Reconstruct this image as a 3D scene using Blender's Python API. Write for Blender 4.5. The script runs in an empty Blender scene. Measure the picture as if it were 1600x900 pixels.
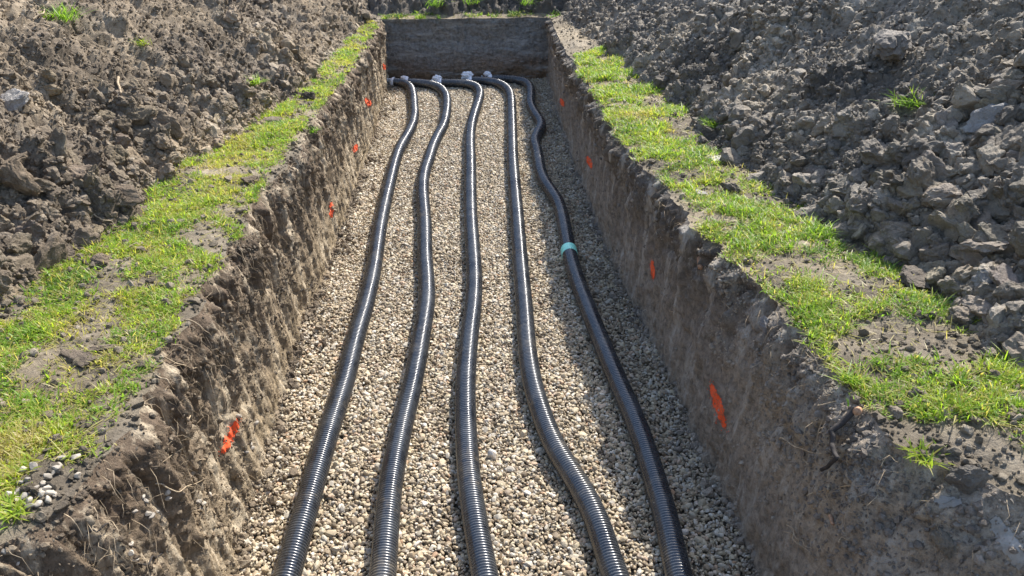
import bpy, math, random
import numpy as np
from mathutils import Vector, Matrix
from mathutils.bvhtree import BVHTree
from mathutils.kdtree import KDTree

random.seed(7); RNG = np.random.default_rng(11)
S = bpy.context.scene
COL = S.collection
R = math.radians

# ------------------------------------------------------------------ camera
CAM_H, FPX = 2.42, 1200.0
PITCH = math.atan(674 / FPX)
YAW = math.atan(89 * math.cos(PITCH) / FPX)
hor = np.array([math.sin(YAW), math.cos(YAW), 0.0])
FWD = hor * math.cos(PITCH) + np.array([0, 0, -math.sin(PITCH)])
RGT = np.array([math.cos(YAW), -math.sin(YAW), 0.0])
UPV = np.cross(RGT, FWD)
CAM = np.array([0.0, 0.0, CAM_H])
cd = bpy.data.cameras.new('camera'); cam = bpy.data.objects.new('camera', cd); COL.objects.link(cam)
cd.sensor_width = 36; cd.lens = 36 * FPX / 1600; cd.clip_start = 0.05; cd.clip_end = 600
cam.matrix_world = Matrix(((RGT[0], UPV[0], -FWD[0], 0), (RGT[1], UPV[1], -FWD[1], 0),
                           (RGT[2], UPV[2], -FWD[2], CAM_H), (0, 0, 0, 1)))
S.camera = cam

# ------------------------------------------------------------------ world, sun, exposure
SUN_EL, SUN_AZ = 46.0, 35.0          # azimuth measured from the trench axis (+Y) towards the right (+X)
w = bpy.data.worlds.new("World"); S.world = w; w.use_nodes = True
nt = w.node_tree
sky = nt.nodes.new('ShaderNodeTexSky'); sky.sky_type = 'NISHITA'; sky.sun_disc = False
sky.sun_elevation = R(SUN_EL); sky.sun_rotation = R(SUN_AZ); sky.dust_density = 1.5
bg = nt.nodes['Background']; bg.inputs['Strength'].default_value = 0.15
nt.links.new(sky.outputs[0], bg.inputs['Color'])
sd = bpy.data.lights.new('sun', 'SUN'); sd.energy = 3.9; sd.angle = R(0.9); sd.color = (1.0, 0.95, 0.87)
sun = bpy.data.objects.new('sun', sd); COL.objects.link(sun)
sv = Vector((math.cos(R(SUN_EL)) * math.sin(R(SUN_AZ)), math.cos(R(SUN_EL)) * math.cos(R(SUN_AZ)), math.sin(R(SUN_EL))))
sun.rotation_euler = (-sv).to_track_quat('-Z', 'Y').to_euler(); sun.location = (8, 8, 12)
S.view_settings.view_transform = 'Standard'; S.view_settings.look = 'None'
S.view_settings.gamma = 1.0; S.view_settings.exposure = 1.22; S.view_settings.use_curve_mapping = False
S.render.engine = 'CYCLES'
S.cycles.max_bounces = 5; S.cycles.diffuse_bounces = 3; S.cycles.glossy_bounces = 2
S.cycles.transmission_bounces = 3; S.cycles.use_adaptive_sampling = True

# ------------------------------------------------------------------ projection helpers
def ray(px, py):
    d = FWD + (px - 800) / FPX * RGT - (py - 450) / FPX * UPV
    return d / np.linalg.norm(d)
def onplane(px, py, z):
    d = ray(px, py); t = (z - CAM_H) / d[2]
    return CAM + d * t
def project(P):
    Q = np.asarray(P) - CAM
    z = Q @ FWD
    zz = np.where(z > 0.05, z, 0.05)
    return 800 + FPX * (Q @ RGT) / zz, 450 - FPX * (Q @ UPV) / zz, z

# ------------------------------------------------------------------ noise (numpy)
def _hash(i, j, k, seed):
    h = (i.astype(np.uint32) * np.uint32(374761393) + j.astype(np.uint32) * np.uint32(668265263)
         + k.astype(np.uint32) * np.uint32(2147483647 - 58) + np.uint32((seed * 974634211) & 0xffffffff))
    h = (h ^ (h >> np.uint32(13))) * np.uint32(1274126177)
    return h ^ (h >> np.uint32(16))
GR = np.array([[1,1,0],[-1,1,0],[1,-1,0],[-1,-1,0],[1,0,1],[-1,0,1],[1,0,-1],[-1,0,-1],
               [0,1,1],[0,-1,1],[0,1,-1],[0,-1,-1],[1,1,0],[-1,1,0],[0,-1,1],[0,-1,-1]], dtype=np.float32)
def perlin(x, y, z, seed=0):
    x, y, z = np.broadcast_arrays(np.asarray(x, np.float32), np.asarray(y, np.float32), np.asarray(z, np.float32))
    xi, yi, zi = np.floor(x).astype(np.int32), np.floor(y).astype(np.int32), np.floor(z).astype(np.int32)
    xf, yf, zf = x - xi, y - yi, z - zi
    f = lambda t: t * t * t * (t * (t * 6 - 15) + 10)
    u, v, w_ = f(xf), f(yf), f(zf)
    out = 0
    for a in (0, 1):
        for b in (0, 1):
            for c in (0, 1):
                g = GR[_hash(xi + a, yi + b, zi + c, seed) & np.uint32(15)]
                d = g[..., 0] * (xf - a) + g[..., 1] * (yf - b) + g[..., 2] * (zf - c)
                out = out + d * (u if a else 1 - u) * (v if b else 1 - v) * (w_ if c else 1 - w_)
    return out
def fbm(x, y, z, oct=4, seed=0, gain=0.5, ridged=False):
    a, s, n = 1.0, 0, 0
    for o in range(oct):
        p = perlin(x, y, z, seed + o * 17)
        if ridged: p = 1 - 2 * np.abs(p)
        s = s + a * p; n += a; a *= gain
        x, y, z = x * 2.03, y * 2.03, z * 2.03
    return s / n
def domes(x, y, size, seed=0, fill=0.75):
    """rounded lumps on a jittered lattice, 0..1"""
    x = np.asarray(x) / size; y = np.asarray(y) / size
    xi, yi = np.floor(x).astype(np.int32), np.floor(y).astype(np.int32)
    best = np.zeros(x.shape, np.float32)
    for a in (-1, 0, 1):
        for b in (-1, 0, 1):
            ci, cj = xi + a, yi + b
            h1 = _hash(ci, cj, ci * 0, seed) / 4294967295.0
            h2 = _hash(ci, cj, ci * 0 + 1, seed) / 4294967295.0
            h3 = _hash(ci, cj, ci * 0 + 2, seed) / 4294967295.0
            dx, dy = x - (ci + h1), y - (cj + h2)
            r = 0.25 + 0.55 * h3
            d = np.sqrt(np.clip(1 - (dx * dx + dy * dy) / (r * r), 0, 1)) * r * (h3 < fill)
            best = np.maximum(best, d)
    return best
def blocks(x, y, size, seed=0, tilt=0.9):
    """broken angular lumps: every cell a tilted facet, dark crevices between; about -0.6..1 (times size)"""
    x = np.asarray(x, np.float32) / size; y = np.asarray(y, np.float32) / size
    xi, yi = np.floor(x).astype(np.int32), np.floor(y).astype(np.int32)
    f1 = np.full(x.shape, 9, np.float32); f2 = f1.copy(); hh = np.zeros(x.shape, np.float32)
    for a in (-1, 0, 1):
        for b in (-1, 0, 1):
            ci, cj = xi + a, yi + b
            h = [(_hash(ci, cj, ci * 0 + k, seed) / 4294967295.0).astype(np.float32) for k in range(5)]
            dx, dy = x - (ci + h[0]), y - (cj + h[1]); d = np.sqrt(dx * dx + dy * dy) * (0.75 + 0.5 * h[4])
            near = d < f1
            f2 = np.where(near, f1, np.minimum(f2, d)); f1 = np.where(near, d, f1)
            hh = np.where(near, h[2] ** 1.5 * 0.9 + tilt * ((h[3] - 0.5) * dx + (h[4] - 0.5) * dy), hh)
    e = np.clip((f2 - f1) / 0.28, 0, 1)
    return hh * (0.35 + 0.65 * e) - 0.35 * (1 - e) ** 2
def smooth(a, b, x):
    t = np.clip((np.asarray(x) - a) / (b - a), 0, 1); return t * t * (3 - 2 * t)

# ------------------------------------------------------------------ mesh helpers
def make_mesh(name, V, F, smooth_=False, attrs=None):
    V = np.asarray(V, np.float32).reshape(-1, 3); F = np.asarray(F, np.int32)
    me = bpy.data.meshes.new(name)
    nf, k = F.shape
    me.vertices.add(len(V)); me.vertices.foreach_set('co', V.ravel())
    me.loops.add(nf * k); me.loops.foreach_set('vertex_index', F.ravel())
    me.polygons.add(nf); me.polygons.foreach_set('loop_start', np.arange(0, nf * k, k, dtype=np.int32))
    me.polygons.foreach_set('use_smooth', np.full(nf, bool(smooth_)))
    me.update(calc_edges=True)
    for an, av in (attrs or {}).items():
        av = np.asarray(av, np.float32)
        if av.ndim == 1:
            at = me.attributes.new(an, 'FLOAT', 'POINT'); at.data.foreach_set('value', av)
        else:
            at = me.attributes.new(an, 'FLOAT_COLOR', 'POINT')
            at.data.foreach_set('color', np.hstack([av, np.ones((len(av), 1), np.float32)]).ravel())
    return me
def obj(name, me, mat=None, parent=None, label=None, cat=None, group=None, kind=None, loc=None):
    o = bpy.data.objects.new(name, me); COL.objects.link(o)
    if mat and me is not None and not len(me.materials): me.materials.append(mat)
    if parent: o.parent = parent
    if loc is not None: o.location = loc
    for k, v in (('label', label), ('category', cat), ('group', group), ('kind', kind)):
        if v: o[k] = v
    return o
def grid_faces(n, m, off=0):
    i = np.arange(n - 1)[:, None] * m + np.arange(m - 1)[None, :]
    i = i.ravel() + off
    return np.stack([i, i + m, i + m + 1, i + 1], 1)
def flip(F): return F[:, ::-1]
def grid_normals(P):
    a = np.gradient(P, axis=0); b = np.gradient(P, axis=1)
    n = np.cross(a, b); n /= np.maximum(np.linalg.norm(n, axis=2, keepdims=True), 1e-9)
    return n
def recentre(V):
    V = np.asarray(V); c = V.mean(0); c[2] = V[:, 2].min(); return V - c, c

def ico(sub):
    import bmesh
    bm = bmesh.new(); bmesh.ops.create_icosphere(bm, subdivisions=sub, radius=1)
    bm.verts.ensure_lookup_table()
    V = np.array([v.co[:] for v in bm.verts]); F = np.array([[v.index for v in f.verts] for f in bm.faces]); bm.free()
    return V, F
ICO = {k: ico(k) for k in (1, 2, 3, 4)}
def lump(sub, rng, cuts=9, dmin=0.55, dmax=0.92, rough=0.12, freq=1.7, flat=(0.65, 1.0), fine=0.0, seed=0):
    V, F = ICO[sub]; V = V.copy()
    for _ in range(cuts):
        n = rng.normal(size=3); n /= np.linalg.norm(n); d = rng.uniform(dmin, dmax)
        s = V @ n; over = s > d
        V[over] -= np.outer(s[over] - d, n) * 0.93
    if rough:
        nz = fbm(V[:, 0] * freq + seed * 3.1, V[:, 1] * freq, V[:, 2] * freq, 3, seed)
        V *= (1 + rough * 2 * nz)[:, None]
    if fine:
        nz = fbm(V[:, 0] * 6 + seed, V[:, 1] * 6, V[:, 2] * 6, 3, seed + 5, ridged=True)
        V *= (1 + fine * nz)[:, None]
    V[:, 2] *= rng.uniform(*flat); V[:, 1] *= rng.uniform(0.72, 1.0)
    return V, F
def rand_rot(n, rng):
    q = rng.normal(size=(n, 4)); q /= np.linalg.norm(q, axis=1, keepdims=True)
    a, b, c, d = q.T
    M = np.empty((n, 3, 3))
    M[:, 0, 0] = 1 - 2 * (c * c + d * d); M[:, 0, 1] = 2 * (b * c - d * a); M[:, 0, 2] = 2 * (b * d + c * a)
    M[:, 1, 0] = 2 * (b * c + d * a); M[:, 1, 1] = 1 - 2 * (b * b + d * d); M[:, 1, 2] = 2 * (c * d - b * a)
    M[:, 2, 0] = 2 * (b * d - c * a); M[:, 2, 1] = 2 * (c * d + b * a); M[:, 2, 2] = 1 - 2 * (b * b + c * c)
    return M
def tilt_rot(n, rng, normals, tilt=0.35):
    """random heading about the surface normal, tilted a little"""
    nz = normals + rng.normal(size=(n, 3)) * tilt; nz /= np.linalg.norm(nz, axis=1, keepdims=True)
    t = rng.normal(size=(n, 3)); t -= nz * (t * nz).sum(1, keepdims=True); t /= np.linalg.norm(t, axis=1, keepdims=True)
    return np.stack([t, np.cross(nz, t), nz], 2)
def merge(name, templates, ti, pos, rot, scale, tone, smooth_=False):
    Vs, Fs, Ts, off = [], [], [], 0
    scale = np.asarray(scale)
    if scale.ndim == 1: scale = np.repeat(scale[:, None], 3, 1)
    for t, (V, F) in enumerate(templates):
        sel = np.where(ti == t)[0]
        if not len(sel): continue
        W = V[None] * scale[sel][:, None, :]
        W = np.einsum('nij,nkj->nki', rot[sel], W) + pos[sel][:, None, :]
        k = len(V)
        Vs.append(W.reshape(-1, 3)); Ts.append(np.repeat(tone[sel], k))
        Fs.append((F[None] + (np.arange(len(sel)) * k)[:, None, None] + off).reshape(-1, 3)); off += k * len(sel)
    return make_mesh(name, np.vstack(Vs), np.vstack(Fs), smooth_, {'tone': np.concatenate(Ts)})
def sample_grid(P, n, weight=None, rng=RNG):
    a = P[1:, :-1] - P[:-1, :-1]; b = P[:-1, 1:] - P[:-1, :-1]
    c = np.cross(a, b); area = np.linalg.norm(c, axis=2)
    wt = area if weight is None else area * weight[:-1, :-1]
    cs = np.cumsum(wt.ravel()); idx = np.searchsorted(cs, rng.random(n) * cs[-1])
    idx = np.minimum(idx, area.size - 1)
    i, j = np.divmod(idx, area.shape[1])
    u, v = rng.random(n)[:, None], rng.random(n)[:, None]
    pos = (P[i, j] * (1 - u) + P[i + 1, j] * u) * (1 - v) + (P[i, j + 1] * (1 - u) + P[i + 1, j + 1] * u) * v
    nn = c[i, j] / np.maximum(area[i, j], 1e-12)[:, None]
    return pos, nn, i, j

# ------------------------------------------------------------------ materials
def new_mat(name):
    m = bpy.data.materials.new(name); m.use_nodes = True
    t = m.node_tree; b = t.nodes['Principled BSDF']
    return m, t, b
def N(t, typ, **kw):
    n = t.nodes.new(typ)
    for k, v in kw.items():
        if k.startswith('_'): setattr(n, k[1:], v)
        else: n.inputs[k.replace('__', ' ')].default_value = v
    return n
def noise_node(t, vec, scale, detail=6, rough=0.6):
    n = N(t, 'ShaderNodeTexNoise', Scale=scale, Detail=detail, Roughness=rough)
    t.links.new(vec, n.inputs['Vector']); return n.outputs['Fac']
def ramp(t, fac, stops):
    r = N(t, 'ShaderNodeValToRGB'); e = r.color_ramp.elements
    while len(e) < len(stops): e.new(0.5)
    for el, (p, c) in zip(e, stops):
        el.position = p; el.color = tuple(c) + (1,) if len(c) == 3 else c
    t.links.new(fac, r.inputs['Fac']); return r.outputs['Color']
def mixc(t, fac, a, b, blend='MIX'):
    m = N(t, 'ShaderNodeMix', _data_type='RGBA', _blend_type=blend)
    for sock, v in ((m.inputs[0], fac), (m.inputs[6], a), (m.inputs[7], b)):
        if hasattr(v, 'is_output'): t.links.new(v, sock)
        else: sock.default_value = v if not isinstance(v, tuple) else tuple(v) + (1,) * (4 - len(v))
    return m.outputs[2]
def mth(t, op, a, b=None, clamp=False):
    m = N(t, 'ShaderNodeMath', _operation=op, _use_clamp=clamp)
    for s, v in ((m.inputs[0], a), (m.inputs[1], b)):
        if v is None: continue
        if hasattr(v, 'is_output'): t.links.new(v, s)
        else: s.default_value = v
    return m.outputs[0]
def attr(t, name, out='Fac'):
    return N(t, 'ShaderNodeAttribute', _attribute_name=name).outputs[out]
def bump(t, b, height, dist, strength=1.0, prev=None):
    n = N(t, 'ShaderNodeBump', Strength=strength, Distance=dist)
    t.links.new(height, n.inputs['Height'])
    if prev is not None: t.links.new(prev, n.inputs['Normal'])
    return n.outputs['Normal']

def soil_mat(name, dark, mid, pale, rough=0.85, bump_d=0.006, spec=0.3, big=2.2):
    m, t, b = new_mat(name)
    co = N(t, 'ShaderNodeNewGeometry').outputs['Position']
    n1 = noise_node(t, co, big, 5, 0.6); n2 = noise_node(t, co, 22, 6, 0.65); n3 = noise_node(t, co, 140, 5, 0.7); n4 = noise_node(t, co, 60, 5, 0.7)
    tone = attr(t, 'tone')
    f = mth(t, 'ADD', mth(t, 'MULTIPLY', n1, 0.5), mth(t, 'MULTIPLY', n2, 0.5))
    f = mth(t, 'ADD', f, mth(t, 'MULTIPLY', mth(t, 'SUBTRACT', tone, 0.5), 0.4))
    c = ramp(t, f, [(0.26, dark), (0.5, mid), (0.74, pale)])
    c = mixc(t, 0.55, c, ramp(t, n3, [(0.3, (0.45,) * 3), (0.7, (1.0,) * 3)]), 'MULTIPLY')
    oc = N(t, 'ShaderNodeObjectInfo').outputs['Color']
    c = mixc(t, 1.0, c, oc, 'MULTIPLY')
    c = mixc(t, 1.0, c, ramp(t, noise_node(t, co, 1.25, 4, 0.6), [(0.38, (0.62, 0.62, 0.64)), (0.52, (1, 1, 1)), (0.66, (1.16, 1.13, 1.06))]), 'MULTIPLY')
    t.links.new(c, b.inputs['Base Color'])
    b.inputs['Roughness'].default_value = rough; b.inputs['Specular IOR Level'].default_value = spec
    nr = bump(t, b, n2, bump_d * 2.2, 0.8); nr = bump(t, b, n4, bump_d * 1.8, 0.9, nr); nr = bump(t, b, n3, bump_d, 0.9, nr)
    t.links.new(nr, b.inputs['Normal'])
    return m

M_LHEAP = soil_mat('brown_spoil', (0.082, 0.064, 0.043), (0.28, 0.22, 0.152), (0.53, 0.445, 0.33))
M_RHEAP = soil_mat('grey_spoil', (0.080, 0.066, 0.049), (0.24, 0.202, 0.152), (0.50, 0.435, 0.34), rough=0.75, spec=0.45)
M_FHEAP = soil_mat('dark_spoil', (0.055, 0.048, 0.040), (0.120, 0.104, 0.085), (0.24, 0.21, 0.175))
M_GROUND = soil_mat('trodden_soil', (0.085, 0.068, 0.045), (0.22, 0.18, 0.125), (0.44, 0.375, 0.28))

def wall_mat(name, top, mid, low, smear, rough=0.85, sm=(0.56, 0.66), stretch=(1, 1, 0.16)):
    m, t, b = new_mat(name)
    co = N(t, 'ShaderNodeTexCoord').outputs['Object']
    mp = N(t, 'ShaderNodeMapping'); mp.inputs['Scale'].default_value = stretch; t.links.new(co, mp.inputs['Vector'])
    st = mp.outputs['Vector']
    n1 = noise_node(t, co, 3.0, 6, 0.6); n2 = noise_node(t, co, 28, 6, 0.7); n3 = noise_node(t, co, 150, 5, 0.7)
    ns = noise_node(t, st, 9, 5, 0.6); ns2 = noise_node(t, st, 45, 5, 0.65)
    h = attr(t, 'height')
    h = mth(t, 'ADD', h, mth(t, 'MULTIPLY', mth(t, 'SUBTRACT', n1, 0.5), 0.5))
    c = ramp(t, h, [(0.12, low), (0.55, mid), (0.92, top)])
    c = mixc(t, 0.7, c, ramp(t, n2, [(0.34, (0.30,) * 3), (0.60, (1.15,) * 3)]), 'MULTIPLY')
    c = mixc(t, 0.5, c, ramp(t, n3, [(0.3, (0.5,) * 3), (0.7, (1.1,) * 3)]), 'MULTIPLY')
    s = ramp(t, mth(t, 'ADD', mth(t, 'MULTIPLY', ns, 0.7), mth(t, 'MULTIPLY', ns2, 0.3)), [(sm[0], (0, 0, 0)), (sm[1], (0.8,) * 3)])
    c = mixc(t, s, c, smear)
    t.links.new(c, b.inputs['Base Color'])
    b.inputs['Roughness'].default_value = rough; b.inputs['Specular IOR Level'].default_value = 0.3
    nr = bump(t, b, ns2, 0.022, 0.8); nr = bump(t, b, n2, 0.020, 0.9, nr); nr = bump(t, b, n3, 0.006, 0.9, nr)
    t.links.new(nr, b.inputs['Normal'])
    return m
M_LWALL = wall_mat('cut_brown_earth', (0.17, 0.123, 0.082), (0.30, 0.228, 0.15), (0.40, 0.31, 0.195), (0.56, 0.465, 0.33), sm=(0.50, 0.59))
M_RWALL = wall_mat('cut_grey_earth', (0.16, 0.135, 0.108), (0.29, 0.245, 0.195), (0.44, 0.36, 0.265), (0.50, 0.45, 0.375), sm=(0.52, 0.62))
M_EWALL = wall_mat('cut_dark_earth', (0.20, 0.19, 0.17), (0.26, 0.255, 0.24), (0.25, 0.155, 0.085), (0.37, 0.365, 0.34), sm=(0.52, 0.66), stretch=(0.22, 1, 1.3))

def gravel_mat():
    m, t, b = new_mat('gravel_stone')
    tone = attr(t, 'tone')
    co = N(t, 'ShaderNodeNewGeometry').outputs['Position']
    n = noise_node(t, co, 90, 4, 0.6)
    c = ramp(t, tone, [(0.0, (0.15, 0.115, 0.08)), (0.18, (0.30, 0.235, 0.155)), (0.40, (0.42, 0.345, 0.235)), (0.58, (0.51, 0.435, 0.30)),
                       (0.74, (0.36, 0.33, 0.28)), (0.87, (0.60, 0.55, 0.45)), (0.95, (0.42, 0.27, 0.16)), (1.0, (0.70, 0.66, 0.58))])
    c = mixc(t, 0.6, c, ramp(t, n, [(0.3, (0.62,) * 3), (0.7, (1.05,) * 3)]), 'MULTIPLY')
    c = mixc(t, 1.0, c, ramp(t, noise_node(t, co, 1.8, 5, 0.65), [(0.36, (0.82, 0.79, 0.74)), (0.6, (1.06, 1.04, 1.0))]), 'MULTIPLY')
    oc = N(t, 'ShaderNodeObjectInfo').outputs['Color']; c = mixc(t, 1.0, c, oc, 'MULTIPLY')
    t.links.new(c, b.inputs['Base Color']); b.inputs['Roughness'].default_value = 0.62
    b.inputs['Specular IOR Level'].default_value = 0.4
    t.links.new(bump(t, b, n, 0.002, 0.6), b.inputs['Normal'])
    return m
M_GRAVEL = gravel_mat()
M_BED = soil_mat('gravel_dust', (0.10, 0.08, 0.055), (0.19, 0.155, 0.11), (0.3, 0.25, 0.18))

def pipe_mat():
    m, t, b = new_mat('black_plastic')
    co = N(t, 'ShaderNodeTexCoord').outputs['Object']
    n = noise_node(t, co, 7, 6, 0.7); n2 = noise_node(t, co, 60, 4, 0.7)
    d = ramp(t, mth(t, 'ADD', mth(t, 'MULTIPLY', n, 0.6), mth(t, 'MULTIPLY', n2, 0.4)), [(0.38, (0.03,) * 3), (0.68, (0.75,) * 3)])
    c = mixc(t, d, (0.009, 0.011, 0.016), (0.085, 0.09, 0.092))
    t.links.new(c, b.inputs['Base Color'])
    t.links.new(ramp(t, n, [(0.3, (0.17,) * 3), (0.7, (0.34,) * 3)]), b.inputs['Roughness'])
    b.inputs['Specular IOR Level'].default_value = 0.95
    mud = ramp(t, mth(t, 'ADD', mth(t, 'MULTIPLY', noise_node(t, co, 3.3, 5, 0.65), 0.7), mth(t, 'MULTIPLY', noise_node(t, co, 34, 4, 0.7), 0.3)), [(0.56, (0, 0, 0)), (0.66, (0.45,) * 3)])
    t.links.new(mixc(t, mud, c, (0.20, 0.165, 0.115)), b.inputs['Base Color'])
    return m
M_PIPE = pipe_mat()
def simple(name, col, rough=0.6, spec=0.4, nscale=40, var=0.35, trans=0.0, bumpd=0.0):
    m, t, b = new_mat(name)
    co = N(t, 'ShaderNodeTexCoord').outputs['Object']
    n = noise_node(t, co, nscale, 5, 0.65)
    c = mixc(t, 1.0, tuple(col), ramp(t, n, [(0.3, (1 - var,) * 3), (0.7, (1 + var * 0.4,) * 3)]), 'MULTIPLY')
    t.links.new(c, b.inputs['Base Color']); b.inputs['Roughness'].default_value = rough
    b.inputs['Specular IOR Level'].default_value = spec
    if bumpd: t.links.new(bump(t, b, n, bumpd, 0.8), b.inputs['Normal'])
    return m
def paint_mat():
    m, t, b = new_mat('orange_spray_paint')
    co = N(t, 'ShaderNodeNewGeometry').outputs['Position']
    f = ramp(t, mth(t, 'ADD', mth(t, 'MULTIPLY', noise_node(t, co, 55, 5, 0.7), 0.5), mth(t, 'MULTIPLY', noise_node(t, co, 170, 4, 0.7), 0.5)), [(0.47, (0, 0, 0)), (0.60, (0.85,) * 3)])
    t.links.new(mixc(t, f, (0.90, 0.10, 0.02), (0.30, 0.13, 0.07)), b.inputs['Base Color']); b.inputs['Roughness'].default_value = 0.8
    return m
M_PAINT = paint_mat()
M_WRAP = simple('white_plastic', (0.82, 0.82, 0.84), 0.35, 0.5, 30, 0.12)
M_TAPE = simple('turquoise_tape', (0.30, 0.80, 0.66), 0.45, 0.45, 60, 0.15)
M_ROOT = simple('pale_root', (0.42, 0.33, 0.22), 0.8, 0.2, 60, 0.5)
M_BARK = simple('dark_root', (0.045, 0.038, 0.034), 0.8, 0.3, 50, 0.6, bumpd=0.004)
M_WOOD = simple('cut_wood', (0.42, 0.25, 0.15), 0.7, 0.2, 80, 0.5)

def grass_mat():
    m, t, b = new_mat('grass_blade')
    tone = attr(t, 'tone'); tip = attr(t, 'tip')
    c = ramp(t, tone, [(0.0, (0.045, 0.115, 0.018)), (0.3, (0.10, 0.225, 0.026)), (0.6, (0.20, 0.33, 0.035)), (0.82, (0.34, 0.41, 0.045)), (0.92, (0.36, 0.34, 0.08)), (1.0, (0.42, 0.34, 0.17))])
    c = mixc(t, mth(t, 'MULTIPLY', tip, 0.35), c, (0.22, 0.26, 0.06))
    out = t.nodes['Material Output']
    tr = N(t, 'ShaderNodeBsdfTranslucent'); t.links.new(mixc(t, 1.0, c, (1.9, 1.9, 1.0), 'MULTIPLY'), tr.inputs['Color'])
    t.links.new(c, b.inputs['Base Color']); b.inputs['Roughness'].default_value = 0.45; b.inputs['Specular IOR Level'].default_value = 0.35
    mx = N(t, 'ShaderNodeMixShader'); mx.inputs[0].default_value = 0.5
    t.links.new(b.outputs[0], mx.inputs[1]); t.links.new(tr.outputs[0], mx.inputs[2])
    t.links.new(mx.outputs[0], out.inputs['Surface'])
    return m
M_GRASS = grass_mat()

# ------------------------------------------------------------------ the plan of the trench
def zs(y): return 0.95 - 0.024 * np.clip(y, 0, 10)
def trace(pts, z=None):
    out = []
    for px, py in pts:
        if z is None:
            y = 5.0
            for _ in range(6): p = onplane(px, py, float(zs(y))); y = p[1]
        else: p = onplane(px, py, z)
        out.append(p)
    a = np.array(out); return a[np.argsort(a[:, 1])]
A = lambda s: [tuple(map(float, q.split(','))) for q in s.split()]
FL = trace(A('372,900 385,813 414,717 446,615 475,507 507,433 540,344 562,280 588,200 606,124'), 0)
FR = trace(A('1183,900 1143,800 1107,735 1050,598 1013,520 971,442 942,375 917,311 893,245 868,167 857,124'), 0)
RL = trace(A('592,40 565,80 541,118 500,168 461,243 420,290 384,335 350,413 300,493 262,545 215,635 175,705 110,772 40,828 -60,890'))
RR = trace(A('850,24 868,60 905,108 925,145 985,240 1035,290 1085,350 1150,415 1215,475 1255,525 1305,600 1350,645 1440,705 1610,775 1900,860'))
TL = trace(A('578,36 500,95 480,130 420,185 330,238 240,290 222,345 140,385 60,450 0,482 -100,560 -260,640'))
TR = trace(A('872,24 930,72 960,95 1080,190 1160,265 1300,365 1480,470 1530,555 1640,610 1800,720'))
YEND = float((FL[-1, 1] + FR[-1, 1]) / 2); YNEAR = 0.35
print('YEND', YEND, 'floor', FL[0], FL[-1], FR[0], FR[-1]); print('rimL', RL[0], RL[-1], 'toeL', TL[0], TL[-1], 'toeR', TR[0], TR[-1])
def jit(y, seed, a=0.03):
    y = np.asarray(y, float); return a * fbm(y * 2.2, y * 0, y * 0 + seed, 2, seed) * 2 + a * 1.1 * fbm(y * 8, y * 0, y * 0 + seed, 3, seed + 3)
xi = lambda T, y: np.interp(y, T[:, 1], T[:, 0])
def xFL(y): return xi(FL, y) + jit(y, 1, 0.012)
def xFR(y): return xi(FR, y) + jit(y, 2, 0.012)
def xRL(y): return np.minimum(xi(RL, y) + jit(y, 3, 0.05), xFL(y) - 0.01)
def xRR(y): return np.maximum(xi(RR, y) + jit(y, 4, 0.055), xFR(y) + 0.01)
def xTL(y): return np.minimum(xi(TL, y) + jit(y, 5, 0.05), xRL(y) - 0.03)
def xTR(y): return np.maximum(xi(TR, y) + jit(y, 6, 0.05), xRR(y) + 0.03)

# Y samples: fine near the camera
def ysamp(y0, y1, d0, d1):
    ys = [y0]
    while ys[-1] < y1:
        f = min(max(ys[-1] / 10, 0), 1); ys.append(ys[-1] + d0 + (d1 - d0) * f)
    ys[-1] = y1; return np.array(ys)
YS = ysamp(YNEAR, YEND, 0.0075, 0.018)
TT = np.linspace(0, 1, 110)
WALLS = {}
def side_wall(side):
    s = -1 if side == 'left' else 1
    xf, xr = (xFL(YS), xRL(YS)) if s < 0 else (xFR(YS), xRR(YS))
    Y = YS[:, None] + 0 * TT[None]; T = TT[None] + 0 * YS[:, None]
    Z = -0.06 + (zs(YS)[:, None] + 0.06) * T
    p = np.ones_like(YS) if s < 0 else 1.0 + 1.1 * smooth(4.5, 1.6, YS)
    p = p + (0.8 * smooth(2.4, 1.2, YS) if s < 0 else 0)
    X = xf[:, None] + (xr - xf)[:, None] * T ** p[:, None]
    sd = 31 if s < 0 else 57
    # excavator tooth grooves (slanting a little), torn lumps, hollows
    g = fbm(Y * 7 + Z * 1.2, Z * 0.9, Z * 0 + sd, 3, sd)
    lum = fbm(Y * 5, Z * 6, Z * 0 + sd, 5, sd + 9, 0.55)
    med = fbm(Y * 16 + 0.4 * g, Z * 9, Z * 0 + sd, 4, sd + 14, 0.6)
    fib = fbm(Y * 42 + Z * 6, Z * 9, Z * 0, 3, sd + 40, ridged=True)
    hol = np.clip(fbm(Y * 3.3, Z * 4.2, Z * 0 + 3, 3, sd + 21) - 0.16, 0, 1)
    tooth = np.abs(((Y * 8 + Z * 1.3 + 0.35 * fbm(Y * 2, Z * 2, 0, 2, sd + 2)) % 1) - 0.5) * 2
    scr = fbm(Y * 26 + 1.2 * lum, Z * 1.8, Z * 0 + sd, 3, sd + 50, 0.6); blk = blocks(Y + 0.03 * lum, Z * 0.6 + 0.03 * med, 0.07, sd)
    if s < 0: d = 0.040 * g + 0.024 * lum + 0.024 * med + 0.012 * fib - 0.11 * hol + 0.022 * tooth + 0.050 * scr + 0.012 * blk * smooth(0.4, 0.9, T)
    else: d = 0.035 * g + 0.050 * lum + 0.026 * med + 0.006 * fib - 0.12 * hol + 0.026 * tooth + 0.030 * scr + 0.026 * blk * smooth(0.4, 0.95, T)
    amp = 0.65 + 0.55 * smooth(0.35, 0.9, T) if s < 0 else 0.5 + 1.0 * smooth(0.55, 1.0, T)
    d = d * amp * smooth(1.0, 0.94, T) * smooth(0, 0.08, T)
    X = X - s * d
    P = np.stack([X, Y, Z], 2)
    return P, T
wl, tl_ = side_wall('left'); wr, tr_ = side_wall('right')
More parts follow.
